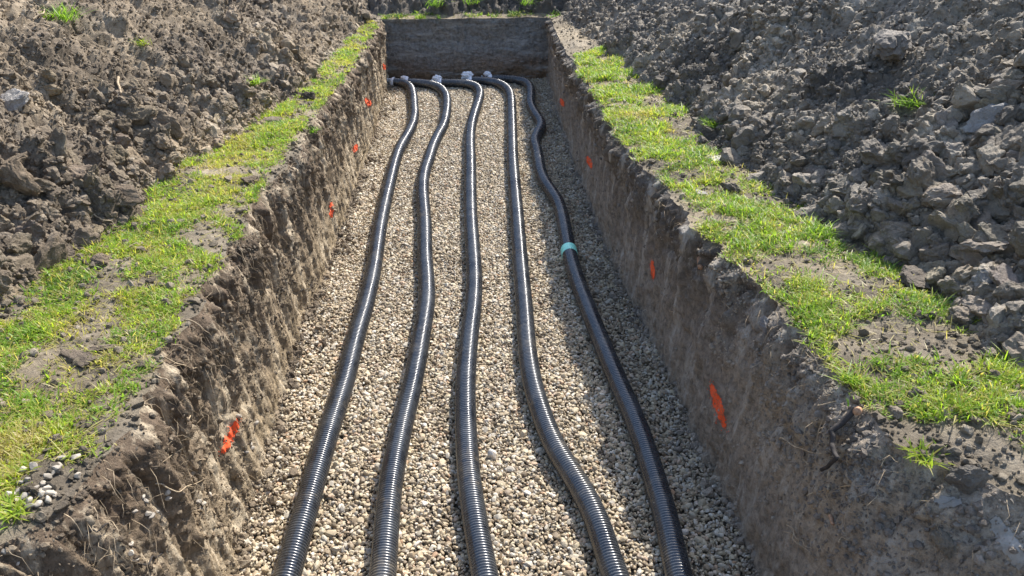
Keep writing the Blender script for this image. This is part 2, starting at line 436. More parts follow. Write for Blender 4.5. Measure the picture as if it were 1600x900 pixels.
# end wall
XS = np.linspace(xFL(YEND) - 0.10, xFR(YEND) + 0.10, 200)
def ejit(x): return 0.10 * fbm(x * 3.1, 0 * x, 7, 3, 75) + 0.05 * fbm(x * 13, 0 * x, 3, 2, 76)
def end_wall():
    X = XS[:, None] + 0 * TT; T = TT[None] + 0 * XS[:, None]
    Z = -0.06 + (float(zs(YEND)) + 0.06) * T
    d = 0.03 * fbm(X * 4, Z * 5, 0, 4, 71) + 0.016 * fbm(X * 14, Z * 16, 0, 3, 73) + 0.012 * fbm(X * 9, Z * 0.8, 0, 3, 72)
    d = d * 1.2
    Y = YEND + 0.05 * T - d * smooth(1.0, 0.93, T) + ejit(X) * T ** 3
    return np.stack([X, Y, Z], 2), T
we, te_ = end_wall()
def add_wall(name, P, T, mat, fl, label):
    F = grid_faces(*P.shape[:2])
    if fl: F = flip(F)
    me = make_mesh(name, P.reshape(-1, 3), F, True, {'height': (T - (0.75 * smooth(3.2, 1.7, P[..., 1]) * smooth(0.3, 0.7, T) if name == 'trench_wall_right' else 0)).ravel()})  # right wall: near upper part shifted paler, hazy sunlight put into the colour
    return obj(name, me, mat, label=label, cat='earth wall', kind='structure')
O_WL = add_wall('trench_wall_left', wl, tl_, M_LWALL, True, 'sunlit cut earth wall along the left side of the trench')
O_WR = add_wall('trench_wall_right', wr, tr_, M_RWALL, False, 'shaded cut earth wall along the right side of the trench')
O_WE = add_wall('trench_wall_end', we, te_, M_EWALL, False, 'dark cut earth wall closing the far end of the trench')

# ------------------------------------------------------------------ ground around the trench (one sheet)
def gz(x, y):
    return 0.022 * fbm(x * 2.5, y * 2.5, 0, 3, 81) * 2 + 0.012 * fbm(x * 11, y * 11, 0, 3, 82) + 0.007 * domes(x, y, 0.05, 8) + 0.022 * np.abs(fbm(x * 14, y * 14, 2, 4, 83, 0.6))
UU = np.concatenate([np.linspace(0, 0.12, 12), np.linspace(0.13, 1.5, 110), np.array([1.8, 2.5, 4, 7, 15, 30, 60, 120])])
def side_ground(s):
    xr = xRL(YS) if s < 0 else xRR(YS)
    X = xr[:, None] + s * UU[None]; Y = YS[:, None] + 0 * UU[None]
    k = smooth(0.0, 0.14, UU)[None]
    Z = zs(YS)[:, None] + k * (gz(X, Y) + 0.02) * smooth(20, 3, UU)[None]
    if s > 0: Z = Z + 0.10 * np.exp(-((YS[:, None] - 1.7) / 0.9) ** 2) * smooth(0.05, 0.5, UU)[None] * 0.3
    return np.stack([X, Y, Z], 2)
gl, gr = side_ground(-1), side_ground(1)
Vg, Fg, off = [], [], 0
for P, fl in ((gl, False), (gr, True)):
    F = grid_faces(*P.shape[:2], off)
    Vg.append(P.reshape(-1, 3)); Fg.append(flip(F) if fl else F); off += P.shape[0] * P.shape[1]
# beyond the far end, and the near end the camera stands on
def far_ground():
    ys = np.concatenate([np.linspace(YEND + 0.05, YEND + 1.6, 70), YEND + np.array([2, 3, 5, 10, 20, 40, 80, 150])])
    xs = np.concatenate([[-121, -60, -30, -12, -6, -4], np.linspace(-3, 3, 170), [4, 6, 12, 30, 60, 121]])
    X, Y = np.meshgrid(xs, ys, indexing='ij')
    Y = Y + ejit(X) * smooth(YEND + 0.35, YEND + 0.05, Y)
    Z = zs(YEND) + smooth(YEND + 0.05, YEND + 0.2, Y) * (gz(X, Y) + 0.02) * smooth(20, 4, np.abs(X))
    return np.stack([X, Y, Z], 2)
gf = far_ground()
def near_ground():
    ys = np.concatenate([[-120, -60, -30, -12, -6, -3, -2, -1], np.linspace(-0.6, YNEAR, 40)])
    xs = np.concatenate([[-121, -60, -30, -12, -6, -4], np.linspace(-3, 3, 120), [4, 6, 12, 30, 60, 121]])
    X, Y = np.meshgrid(xs, ys, indexing='ij')
    Z = zs(0) - 0.006 + 0 * X + smooth(YNEAR, YNEAR - 0.2, Y) * 0.5 * gz(X, Y) * smooth(20, 4, np.abs(X))
    return np.stack([X, Y, Z], 2)
gn = near_ground()
for P in (gf, gn):
    Vg.append(P.reshape(-1, 3)); Fg.append(grid_faces(*P.shape[:2], off)); off += P.shape[0] * P.shape[1]
# near cut face under the camera
xn = np.linspace(float(xRL(YNEAR)), float(xRR(YNEAR)), 60); zn = np.linspace(-0.06, 0.944, 40)
X, Z = np.meshgrid(xn, zn, indexing='ij'); Pn = np.stack([X, YNEAR + 0.03 * fbm(X * 6, Z * 6, 0, 4, 99) * smooth(0.94, 0.85, Z), Z], 2)
Vg.append(Pn.reshape(-1, 3)); Fg.append(flip(grid_faces(60, 40, off))); off += 2400
Vg = np.vstack(Vg); Fg = np.vstack(Fg)
O_GROUND = obj('ground', make_mesh('ground', Vg, Fg, True, {'tone': 0.5 + 0.25 * fbm(Vg[:, 0] * 3, Vg[:, 1] * 3, 0, 3, 5)}), M_GROUND, kind='structure',
               label='trodden bare soil and turf beside the trench', cat='ground')

# ------------------------------------------------------------------ spoil heaps
def lumps(x, y, rich):
    """relief of loose dug soil, metres; rich 0..1 = how cloddy"""
    a = 0.09 * fbm(x * 1.3, y * 1.3, 0, 3, 101) + 0.05 * fbm(x * 4.2, y * 4.2, 0, 3, 102)
    wx, wy = 0.035 * fbm(x * 11, y * 11, 0, 3, 3), 0.035 * fbm(x * 11, y * 11, 5, 3, 4)
    sel = smooth(-0.1, 0.3, fbm(x * 2.1, y * 2.1, 2, 3, 108))
    b = 0.16 * blocks(x + 1.4 * wx, y + 1.4 * wy, 0.20, 103) * sel + 0.11 * blocks(x + wx, y + wy, 0.10, 104)
    c = 0.055 * blocks(x + wx, y + wy, 0.048, 105) + 0.05 * np.abs(fbm(x * 7, y * 7, 3, 5, 107, 0.62)) + 0.026 * fbm(x * 24, y * 24, 0, 3, 106, 0.7)
    st = 0.075 * fbm(x * 2.2, y * 11, 0, 4, 109, 0.6)
    b = b * 0.8 + st
    return a + (0.30 + 0.70 * rich) * b + c * (0.8 + 0.2 * rich)
def profile(v, hc, slope):
    r = v * slope
    k = 0.25
    up = -k * np.log(np.exp(-np.clip(r, -4, 12) / k) + np.exp(-hc / k))
    vd = hc / slope * 1.6
    return up - np.clip(v - vd, 0, 99) * slope
def side_heap(s):
    ys = ysamp(-3.0, 13.5, 0.014, 0.022); ys = np.concatenate([np.linspace(-3.0, 0.0, 60)[:-1], ysamp(0.0, 13.5, 0.0125, 0.021)])
    vs = np.concatenate([np.linspace(-0.15, 3.4, 270), np.linspace(3.5, 8, 40)])
    Yq = np.minimum(ys, YEND)
    xt = (xTL(Yq) if s < 0 else xTR(Yq))
    # beyond the trench end the bank keeps its direction
    Y = ys[:, None] + 0 * vs[None]; Vv = vs[None] + 0 * ys[:, None]
    X = xt[:, None] + s * Vv
    sl = (0.86 if s < 0 else 0.84) + 0.07 * fbm(Y * 0.8, Vv * 0.5, 0, 2, 110 + s)
    hc = 2.6 + 0.5 * fbm(ys * 0.5, ys * 0, 0, 2, 120 + s)
    hc = hc * smooth(-3.0, -1.5, ys) * smooth(13.5, 12, ys) + 0.02
    sdl = (0.42 * np.exp(-((Y - 7.6 - 0.25 * Vv) / 0.55) ** 2)) if s < 0 else 0.2 * np.exp(-((Y - 9.2 - 0.2 * Vv) / 0.5) ** 2)
    H = profile(Vv, hc[:, None], sl) * (1 - sdl)
    rich = smooth(-0.12, 0.22, fbm(X * 1.1, Y * 1.1, 0, 3, 130)) * 0.85 + 0.5 * smooth(0.9, 0.1, Vv)
    rich = np.clip(rich, 0, 1) * (0.35 + 0.65 * smooth(7.5, 4.0, Y - 0.3 * Vv) if s > 0 else 1)
    L = lumps(X * 1.0, np.sqrt(1.0) * Y, rich) * smooth(-0.15, 0.15, Vv)
    Z = zs(Y) + H + L * 0.85
    X = X - s * L * 0.5
    return np.stack([X, Y, Z], 2), rich
hl, rl_ = side_heap(-1); hr, rr_ = side_heap(1)
def far_heap():
    xs = np.linspace(-4.2, 4.2, 420); vs = np.linspace(-0.12, 5.5, 240)
    X = xs[:, None] + 0 * vs; V = vs[None] + 0 * xs[:, None]
    y0 = YEND + 0.20 + jit(xs, 9, 0.05)
    Y = y0[:, None] + V
    hc = 1.5 * smooth(4.2, 3, np.abs(xs)) + 0.02
    H = profile(V, hc[:, None], 0.62)
    L = lumps(X, Y, 0.9 + 0 * X) * smooth(-0.12, 0.15, V)
    return np.stack([X, Y - L * 0.4, float(zs(YEND)) + H + L * 0.85], 2), 0.9 + 0 * X
hf, rf_ = far_heap()
def add_heap(P, mat, fl, label):
    F = grid_faces(*P.shape[:2])
    if fl: F = flip(F)
    V = P.reshape(-1, 3)
    tone = 0.5 + 0.5 * fbm(V[:, 0] * 1.7, V[:, 1] * 1.7, V[:, 2] * 1.7, 3, 140)
    Vc, c = recentre(V)
    return obj('spoil_heap', make_mesh('spoil_heap', Vc, F, True, {'tone': tone}), mat, label=label, cat='spoil heap', loc=c)
O_HL = add_heap(hl, M_LHEAP, False, 'long bank of sunlit brown dug-out soil left of the trench')
O_HR = add_heap(hr, M_RHEAP, True, 'long steep bank of shaded grey-brown soil right of the trench')
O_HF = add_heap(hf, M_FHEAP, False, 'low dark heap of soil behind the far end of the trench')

# ------------------------------------------------------------------ ray casting against the setting
def tree_of(P, fl=False):
    return BVHTree.FromPolygons([tuple(v) for v in P.reshape(-1, 3).tolist()], grid_faces(*P.shape[:2]).tolist())
floorP = np.array([[[-3, -1, 0.0], [-3, 12, 0.0]], [[3, -1, 0.0], [3, 12, 0.0]]])
B_WL, B_WR = tree_of(wl), tree_of(wr)
TREES = [B_WL, B_WR, tree_of(we[::2, ::2]), tree_of(gl[::2, :-7]), tree_of(gr[::2, :-7]), tree_of(gf), tree_of(hl), tree_of(hr), tree_of(hf), tree_of(floorP)]
def hit(px, py, trees=None):
    d = Vector(ray(px, py)); o = Vector(CAM); best = None
    for t in (trees or TREES):
        h = t.ray_cast(o, d)
        if h[0] is not None and (best is None or h[3] < best[2]):
            n = h[1] if h[1].dot(d) < 0 else -h[1]
            best = (h[0], n, h[3])
    return best
def depth_scale(p):       # metres per photo pixel at p
    return float((np.array(p) - CAM) @ FWD) / FPX

# ------------------------------------------------------------------ pipes
PITCH_C, RAD = 0.0136, 0.0520
def pipe_path(s, zc=0.052):
    pts = np.array([onplane(px, py, zc) for px, py in A(s)])
    d = pts[0] - pts[2]; d /= np.linalg.norm(d)
    k = (0.55 - pts[0][1]) / d[1] if d[1] < -0.1 else 1
    pre = [pts[0] + d * k * f for f in (1, 0.66, 0.33)]
    pts = np.vstack([pre, pts])
    for _ in range(1):      # relax tracing noise
        q = pts.copy(); q[1:-1] = 0.1 * pts[:-2] + 0.8 * pts[1:-1] + 0.1 * pts[2:]; pts = q
    # Catmull-Rom
    out = []
    P = np.vstack([2 * pts[0] - pts[1], pts, 2 * pts[-1] - pts[-2]])
    for i in range(1, len(P) - 2):
        p0, p1, p2, p3 = P[i - 1:i + 3]
        n = max(3, int(np.linalg.norm(p2 - p1) / 0.02))
        t = np.linspace(0, 1, n, endpoint=False)[:, None]
        out.append(0.5 * ((2 * p1) + (-p0 + p2) * t + (2 * p0 - 5 * p1 + 4 * p2 - p3) * t ** 2 + (-p0 + 3 * p1 - 3 * p2 + p3) * t ** 3))
    c = np.vstack(out + [P[-2][None]])
    for _ in range(6): c[1:-1] = 0.25 * c[:-2] + 0.5 * c[1:-1] + 0.25 * c[2:]
    L = np.concatenate([[0], np.cumsum(np.linalg.norm(np.diff(c, axis=0), axis=1))])
    return c, L
def at_len(c, L, s):
    s = np.atleast_1d(s)
    p = np.stack([np.interp(s, L, c[:, k]) for k in range(3)], 1)
    e = 0.012
    q = np.stack([np.interp(s + e, L, c[:, k]) - np.interp(s - e, L, c[:, k]) for k in range(3)], 1)
    q /= np.maximum(np.linalg.norm(q, axis=1, keepdims=True), 1e-9)
    return p, q
def sweep(c, L, ss, rr, seg=24, radial=None):
    p, q = at_len(c, L, ss)
    up = np.array([0, 0, 1.0]); sidev = np.cross(q, up); sidev /= np.linalg.norm(sidev, axis=1, keepdims=True)
    u2 = np.cross(sidev, q)
    a = np.linspace(0, 2 * math.pi, seg, endpoint=False)
    r = np.asarray(rr)[:, None] * np.ones(seg)[None]
    if radial is not None: r = r * radial
    V = p[:, None] + r[..., None] * (np.cos(a)[None, :, None] * sidev[:, None] + np.sin(a)[None, :, None] * u2[:, None])
    n = len(ss); i = np.arange(n - 1)[:, None] * seg; j = np.arange(seg)[None]
    F = np.stack([i + j, i + (j + 1) % seg, i + seg + (j + 1) % seg, i + seg + j], 2).reshape(-1, 4)
    return V.reshape(-1, 3), F
PIPES = [
 ('449,900 470,825 491,750 513,675 538,600 555,529 572,475 584,422 594,351 602,315 610,280 617,252 624,232 635,214 644,197 647.5,181 646.5,165 645.5,148 641.5,136 632.7,130.6 622,128.2 613,127.6',
  'leftmost black corrugated pipe, its end by the left wall'),
 ('598,900 604,825 611,750 626,675 645,600 658,529 667,475 667,440 664,404 664,380 664,351 662,325 660,300 661,280 665,263 670,250 675,232 683,214 693,197 697,179 698.6,161 697.5,151 693,142.5 686,136.5 675,132.5 661,129.8 643,128.4 634.5,128',
  'wavy black corrugated pipe, second from the left wall'),
 ('758,900 744,825 733,750 728,675 727,600 733,529 740,475 741.5,440 740,404 736,351 734.8,300 735,250 734,220 736,197 741,179 747,161 750,150 749.5,142.5 744.7,136 732,131.4 714,129.8 696.7,129.2 686,129',
  'middle one of the five black corrugated pipes'),
 ('960,900 932,808 900,750 867,700 847,650 832,600 824,549 819.5,478 813,407 808,335 804,290 801,250 800,197 799,161 798,150 795,142 787,134 775,129 760.7,126.4 743,125.4 733,125.4',
  'second black corrugated pipe from the right, bending right near the camera'),
 ('1060,900 1041,808 1008,700 990,650 967,600 946,549 917,478 903,442 890,400 885,371 878.5,335 872,316 863,302 852,286 845,270 842,252 839,233 834.5,222 839.5,209 846.5,197 843,188 836,178 831,169 828.5,160 829.5,148 829,138 824,130 814,125.8 800,123.6 782,122.9 764,123.2',
  'rightmost black corrugated pipe, the one with a turquoise band'),
]
PATHS = []
for k, (s, lab) in enumerate(PIPES):
    c, L = pipe_path(s)
    PATHS.append((c, L))
    tot = L[-1]; nr = int(tot / PITCH_C)
    prof = [(0.00, 0.0), (0.10, 0.0), (0.26, 0.82), (0.42, 1.0), (0.62, 1.0), (0.78, 0.82), (0.93, 0.0)]
    ss = np.concatenate([[(i + f) * PITCH_C for f, _ in prof] for i in range(nr)])
    rr = np.tile([RAD - 0.0052 * (1 - h) for _, h in prof], nr)
    # slight unevenness of a coiled pipe
    rr = rr * (1 + 0.012 * fbm(ss * 1.5, ss * 0, k * 3.0, 2, 200 + k))
    c[:, 2] += 0.006 * fbm(L * 1.1, L * 0, k * 1.0, 2, 210)
    V, F = sweep(c, L, ss, rr, 24)
    # the wall turns in at both ends, so the tube is open and has thickness
    base = np.array([c[0][0], c[0][1], 0.0])
    o = obj('drain_pipe', make_mesh('drain_pipe', V - base, flip(F), True), M_PIPE, label=lab, cat='pipe', group='corrugated pipes laid along the trench', loc=base)
    # white plastic tied over the far end
    s0 = tot - 0.035; nse = 26
    se = np.linspace(0, 0.13, nse); cc = c.copy()
    ext = c[-1] + (c[-1] - c[-8]) / np.linalg.norm(c[-1] - c[-8]) * 0.25 + np.array([0, 0, 0.03])
    cc = np.vstack([c, ext]); LL = np.concatenate([L, [L[-1] + 0.25]])
    rb = np.interp(se, [0, 0.025, 0.045, 0.07, 0.10, 0.13], [0.054, 0.056, 0.048, 0.014, 0.018, 0.024])
    a = np.linspace(0, 2 * math.pi, 40, endpoint=False)
    rad = 1 + (0.10 + 0.45 * smooth(0.06, 0.12, se))[:, None] * fbm(np.cos(a)[None] * 2.5 + k * 7, np.sin(a)[None] * 2.5, se[:, None] * 22, 3, 220 + k) * 2
    V, F = sweep(cc, LL, s0 + se, rb, 40, rad)
    V[:, 2] = np.maximum(V[:, 2] + 0.0, 0.004)
    obj('end_wrap', make_mesh('end_wrap', V - base, flip(F), True), M_WRAP, parent=o, label='crumpled white plastic tied over the pipe end')
    # a loose knot of the same plastic standing up
    rg = np.random.default_rng(40 + k)
    KV, KF = lump(4, rg, 3, 0.8, 1.0, 0.40, 2.6, (0.8, 1.0), 0.30, seed=k)
    kc = at_len(cc, LL, tot + 0.02)[0][0] + np.array([0.0, 0.0, [0.02, 0.045, 0.045, 0.055, 0.06][k]])
    ks = [0.018, 0.024, 0.033, 0.043, 0.025][k]
    obj('plastic_knot', make_mesh('plastic_knot', KV * np.array([ks * 1.35, ks * 0.8, ks]) + kc - base, KF, True), M_WRAP, parent=o)
    if k == 4:
        p, _ = at_len(c, L, L); kx, ky, _z = project(p); sb = L[np.argmin(np.abs(ky - 394) + np.abs(kx - 888))]
        sx = sb + np.linspace(-0.048, 0.048, 12)
        rbx = np.full(12, RAD + 0.003) + 0.001 * np.sin(np.arange(12) * 2.1); rbx[0] = rbx[-1] = RAD - 0.002
        V, F = sweep(c, L, sx, rbx, 32)
        obj('joint_tape', make_mesh('joint_tape', V - base, flip(F), True), M_TAPE, parent=o, label='turquoise band round the pipe')

# ------------------------------------------------------------------ gravel bed
def floor_z(x, y):
    return 0.010 * fbm(x * 1.6, y * 1.6, 0, 3, 300) * 2
def gravel():
    ys = ysamp(YNEAR - 0.05, YEND + 0.1, 0.05, 0.08); us = np.linspace(0, 1, 40)
    X = (xFL(ys) - 0.12)[:, None] * (1 - us) + (xFR(ys) + 0.12)[:, None] * us
    Y = ys[:, None] + 0 * us; P = np.stack([X, Y, floor_z(X, Y) - 0.016], 2)
    V = P.reshape(-1, 3)
    obj('trench_floor', make_mesh('trench_floor', V, flip(grid_faces(*P.shape[:2])), True, {'tone': np.full(len(V), 0.4)}), M_BED, kind='structure', label='bed of the trench under the gravel', cat='ground')
    rng = np.random.default_rng(5)
    tpl_hi = [lump(2, rng, 11, 0.55, 0.88, 0.05, 1.2, (0.55, 0.85), seed=i) for i in range(14)]
    tpl_lo = [lump(1, rng, 5, 0.6, 0.9, 0.06, 1.2, (0.55, 0.85), seed=i) for i in range(14)]
    # jittered packing, two layers
    pos, siz = [], []
    y = YNEAR
    pts = []
    for layer, (sp, dz) in enumerate(((0.0134, -0.004), (0.0180, 0.003))):
        ny = int((YEND - YNEAR) / sp); nx = int(2.9 / sp)
        gx, gy = np.meshgrid(np.arange(nx) * sp - 1.35, YNEAR + np.arange(ny) * sp)
        gx = gx + rng.uniform(-0.6, 0.6, gx.shape) * sp; gy = gy + rng.uniform(-0.6, 0.6, gy.shape) * sp
        ok = (gx > xFL(gy) - 0.03) & (gx < xFR(gy) + 0.03)
        gx, gy = gx[ok], gy[ok]
        if layer: 
            kp = rng.random(len(gx)) < 0.75; gx, gy = gx[kp], gy[kp]
        edge = np.minimum(gx - xFL(gy), xFR(gy) - gx)
        gz_ = floor_z(gx, gy) + dz + rng.uniform(-0.004, 0.004, len(gx)) + 0.025 * smooth(0.10, 0.0, edge) * (0.5 + fbm(gy * 3, gx, 0, 2, 310))
        pts.append(np.stack([gx, gy, gz_], 1))
    pos = np.vstack(pts); n = len(pos)
    siz = 0.0086 * np.exp(rng.normal(0, 0.36, n)); siz = np.clip(siz, 0.0045, 0.022)
    nrm = np.tile([0, 0, 1.0], (n, 1)); rot = tilt_rot(n, rng, nrm, 0.55)
    tone = rng.random(n)
    sc = siz[:, None] * np.stack([rng.uniform(0.95, 1.4, n), rng.uniform(0.8, 1.1, n), rng.uniform(0.8, 1.1, n)], 1)
    hi = pos[:, 1] < 3.6
    ti = rng.integers(0, 14, n)
    for nm, m_, tp in (('near', hi, tpl_hi), ('far', ~hi, tpl_lo)):
        pass
    both = tpl_hi + tpl_lo; ti = np.where(hi, ti, ti + 14)
    me = merge('gravel', both, ti, pos, rot, sc, tone, False)
    obj('gravel', me, M_GRAVEL, kind='stuff', label='pale buff gravel spread over the trench floor', cat='gravel')
    print('gravel', n, len(me.polygons))
gravel()

# ------------------------------------------------------------------ soil clods
rngc = np.random.default_rng(21)
T_BIG = [lump(4, rngc, int(rngc.integers(7, 13)), 0.42, 0.88, 0.20, 2.2, (0.55, 0.95), 0.13, seed=i) for i in range(12)]
T_MED = [lump(2, rngc, int(rngc.integers(6, 11)), 0.42, 0.85, 0.20, 2.2, (0.5, 1.0), 0.10, seed=20 + i) for i in range(14)]
T_LRG = [lump(3, rngc, int(rngc.integers(7, 12)), 0.42, 0.85, 0.20, 2.2, (0.5, 1.0), 0.13, seed=60 + i) for i in range(14)]
T_SML = [lump(1, rngc, 4, 0.45, 0.85, 0.24, 2.4, (0.6, 1.0), 0.0, seed=40 + i) for i in range(14)]
BIG_ME = {}
def big_mesh(i, mat):
    k = (i, mat.name)
    if k not in BIG_ME:
        V, F = T_BIG[i]; me = make_mesh('soil_clod', V, F, False, {'tone': np.full(len(V), 0.5)}); me.materials.append(mat); BIG_ME[k] = me
    return BIG_ME[k]
def in_view(p, margin=260):
    x, y, z = project(p)
    return (z > 0.3) & (x > -margin) & (x < 1600 + margin) & (y > -margin * 0.6) & (y < 900 + margin)
def clods(P, rich, mat, fl, n_small, n_med, name, label, glabel, group, nbig, rmax, toe_v):
    r = np.clip(rich, 0.05, 1)
    s = -1 if fl else 1
    wts = 0.35 + 0.65 * r
    dcam = np.linalg.norm(P - CAM, axis=2); vis = in_view(P.reshape(-1, 3), 300).reshape(P.shape[:2])
    wts = wts * vis / np.clip(dcam, 1.5, 20) ** 1.1
    pos, nn, i, j = sample_grid(P, n_small, wts, rngc); nn = nn * s
    rad = 0.0058 * (1 - rngc.random(n_small)) ** (-1 / 2.8); rad = np.clip(rad, 0.004, 0.02)
    pm, nm, im, jm = sample_grid(P, n_med, wts * (0.15 + r ** 2), rngc); nm = nm * s
    rm = 0.0125 * (1 - rngc.random(n_med)) ** (-1 / 2.5); rm = np.clip(rm, 0.011, 0.062) * (0.75 + 0.5 * r[im, jm])
    # the biggest in the picture become objects of their own
    px, py, pz = project(pm); app = rm / pz * ((px > -20) & (px < 1620) & (py > -20) & (py < 920))
    order = np.argsort(-app); big = order[:nbig]; rest = order[nbig:]
    for q in big:
        o = obj('soil_clod', big_mesh(int(rngc.integers(0, 12)), mat), None, label=glabel, cat='clod', group=group)
        rt = Matrix(tilt_rot(1, rngc, nm[q:q + 1], 0.5)[0].tolist())
        o.rotation_euler = rt.to_euler(); sc = rm[q]
        o.scale = (sc * rngc.uniform(0.95, 1.25), sc * rngc.uniform(0.85, 1.1), sc * rngc.uniform(0.8, 1.05))
        o.location = pm[q] + nm[q] * rm[q] * 0.10
        v = float(np.clip(rngc.normal(1.0, 0.08), 0.8, 1.2)); o.color = (v, v * rngc.uniform(0.96, 1.02), v * rngc.uniform(0.92, 1.02), 1)
    pa = np.vstack([pos + nn * rad[:, None] * 0.15, pm[rest] + nm[rest] * rm[rest][:, None] * 0.02]); ra = np.concatenate([rad, rm[rest]])
    ti = np.concatenate([rngc.integers(0, 14, n_small), np.where(rm[rest] > 0.021, 28, 14) + rngc.integers(0, 14, len(rest))])
    n = len(pa); sc = ra[:, None] * rngc.uniform(0.75, 1.3, (n, 3))
    me = merge(name, T_SML + T_MED + T_LRG, ti, pa, rand_rot(n, rngc), sc, np.clip(rngc.normal(0.5, 0.14, n), 0, 1), False)
    obj(name, me, mat, kind='stuff', label=label, cat='loose soil')
    print(name, n, len(me.polygons))
clods(hl, rl_, M_LHEAP, False, 95000, 9500, 'soil_crumbs', 'small brown crumbs and lumps covering the left spoil heap',
      'larger brown clod of soil among the crumbs of the left bank', 'clods on the left spoil heap', 120, 0.1, 0)
clods(hr, rr_, M_RHEAP, True, 95000, 9500, 'soil_crumbs', 'small grey crumbs and lumps covering the right spoil heap',
      'larger grey clod of soil among the crumbs of the right bank', 'clods on the right spoil heap', 120, 0.1, 0)
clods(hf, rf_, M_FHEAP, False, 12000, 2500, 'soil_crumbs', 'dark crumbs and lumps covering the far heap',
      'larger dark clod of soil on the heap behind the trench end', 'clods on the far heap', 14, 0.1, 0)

# crumbs stuck to the walls and lying on the turf
def wall_crumbs(P, T, mat, fl, n, label, keep):
    s = -1 if fl else 1
    dcam = np.linalg.norm(P - CAM, axis=2); wt = keep / np.clip(dcam, 1.2, 20)
    pos, nn, i, j = sample_grid(P, n, wt, rngc); nn = nn * s
    rad = np.clip(0.0042 * (1 - rngc.random(n)) ** (-1 / 2.6), 0.003, 0.016)
    me = merge('soil_crumbs', T_SML, rngc.integers(0, 14, n), pos + nn * rad[:, None] * 0.15, rand_rot(n, rngc), rad[:, None] * rngc.uniform(0.7, 1.3, (n, 3)), np.clip(rngc.normal(0.52, 0.15, n), 0, 1), False)
    obj('soil_crumbs', me, mat, kind='stuff', label=label, cat='loose soil')
M_LCR = soil_mat('wall_crumb_brown', (0.12, 0.09, 0.06), (0.25, 0.195, 0.135), (0.40, 0.33, 0.235))
M_RCR = soil_mat('wall_crumb_grey', (0.18, 0.152, 0.122), (0.34, 0.29, 0.23), (0.50, 0.44, 0.36))
kl = (smooth(-0.1, 0.25, fbm(wl[..., 1] * 3, wl[..., 2] * 4, 0, 3, 400)) * (0.3 + 0.7 * tl_) + 0.1) * (tl_ > 0.07)
kr = (smooth(0.0, 0.3, fbm(wr[..., 1] * 3, wr[..., 2] * 4, 0, 3, 401)) * (0.1 + 0.9 * tr_ ** 2) + 0.03 + 0.6 * smooth(3.0, 1.8, wr[..., 1]) * smooth(0.3, 0.8, tr_)) * (tr_ > 0.07)
wall_crumbs(wl, tl_, M_LCR, False, 9000, 'brown crumbs sticking to the left trench wall', kl)
wall_crumbs(wr, tr_, M_RCR, True, 9000, 'grey crumbs sticking to the right trench wall', kr)
def ground_crumbs(P, s, xt, n, mat, label, fn):
    U = UU[None] + 0 * YS[:, None]
    dt = np.abs(P[..., 0] - xt[:, None])
    wt = fn(P, U, dt) * (U < 1.6) / np.clip(np.linalg.norm(P - CAM, axis=2), 1.2, 20)
    pos, nn, i, j = sample_grid(P, n, wt, rngc)
    nn = np.where(nn[:, 2:3] < 0, -nn, nn)
    rad = np.clip(0.0055 * (1 - rngc.random(n)) ** (-1 / 2.6), 0.004, 0.020)
    ti = np.where(rad > 0.018, 14, 0) + rngc.integers(0, 14, n)
    me = merge('soil_crumbs', T_SML + T_MED, ti, pos + nn * rad[:, None] * 0.3, rand_rot(n, rngc), rad[:, None] * rngc.uniform(0.75, 1.25, (n, 3)), np.clip(rngc.normal(0.52, 0.15, n), 0, 1), False)
    obj('soil_crumbs', me, mat, kind='stuff', label=label, cat='loose soil')
fnl = lambda P, U, dt: 0.25 + 1.6 * np.exp(-dt / 0.12) + 0.8 * np.exp(-U / 0.06)
fnr = lambda P, U, dt: 0.25 + 1.6 * np.exp(-dt / 0.12) + 0.5 * np.exp(-U / 0.06) + 1.2 * smooth(2.4, 1.8, P[..., 1])
ground_crumbs(gl, -1, xTL(YS), 13000, M_GROUND, 'brown crumbs scattered over the left strip of turf', fnl)
ground_crumbs(gr, 1, xTR(YS), 13000, M_GROUND, 'grey crumbs scattered over the right strip of turf', fnr)

def foot_crumbs(s, n, mat, label):
    y = YNEAR + (YEND - YNEAR) * rngc.random(n) ** 1.3; e = rngc.exponential(0.045, n) * (0.5 + 1.4 * smooth(-0.1, 0.4, fbm(y * 1.7, y * 0, s * 2.0, 2, 610)))
    x = np.where(s < 0, xFL(y) + e - 0.01, xFR(y) - e + 0.01)
    rad = np.clip(0.0045 * (1 - rngc.random(n)) ** (-1 / 2.2), 0.003, 0.024)
    pos = np.stack([x, y, floor_z(x, y) + 0.007 + 0.03 * np.exp(-e / 0.03) + rad * 0.3], 1)
    me = merge('soil_crumbs', T_SML + T_MED, np.where(rad > 0.013, 14, 0) + rngc.integers(0, 14, n), pos, rand_rot(n, rngc), rad[:, None] * rngc.uniform(0.75, 1.25, (n, 3)), np.clip(rngc.normal(0.5, 0.15, n), 0, 1), False)
    obj('soil_crumbs', me, mat, kind='stuff', label=label, cat='loose soil')
foot_crumbs(-1, 5000, M_LCR, 'brown soil fallen onto the gravel at the foot of the left wall')
foot_crumbs(1, 4000, M_RCR, 'grey soil fallen onto the gravel at the foot of the right wall')

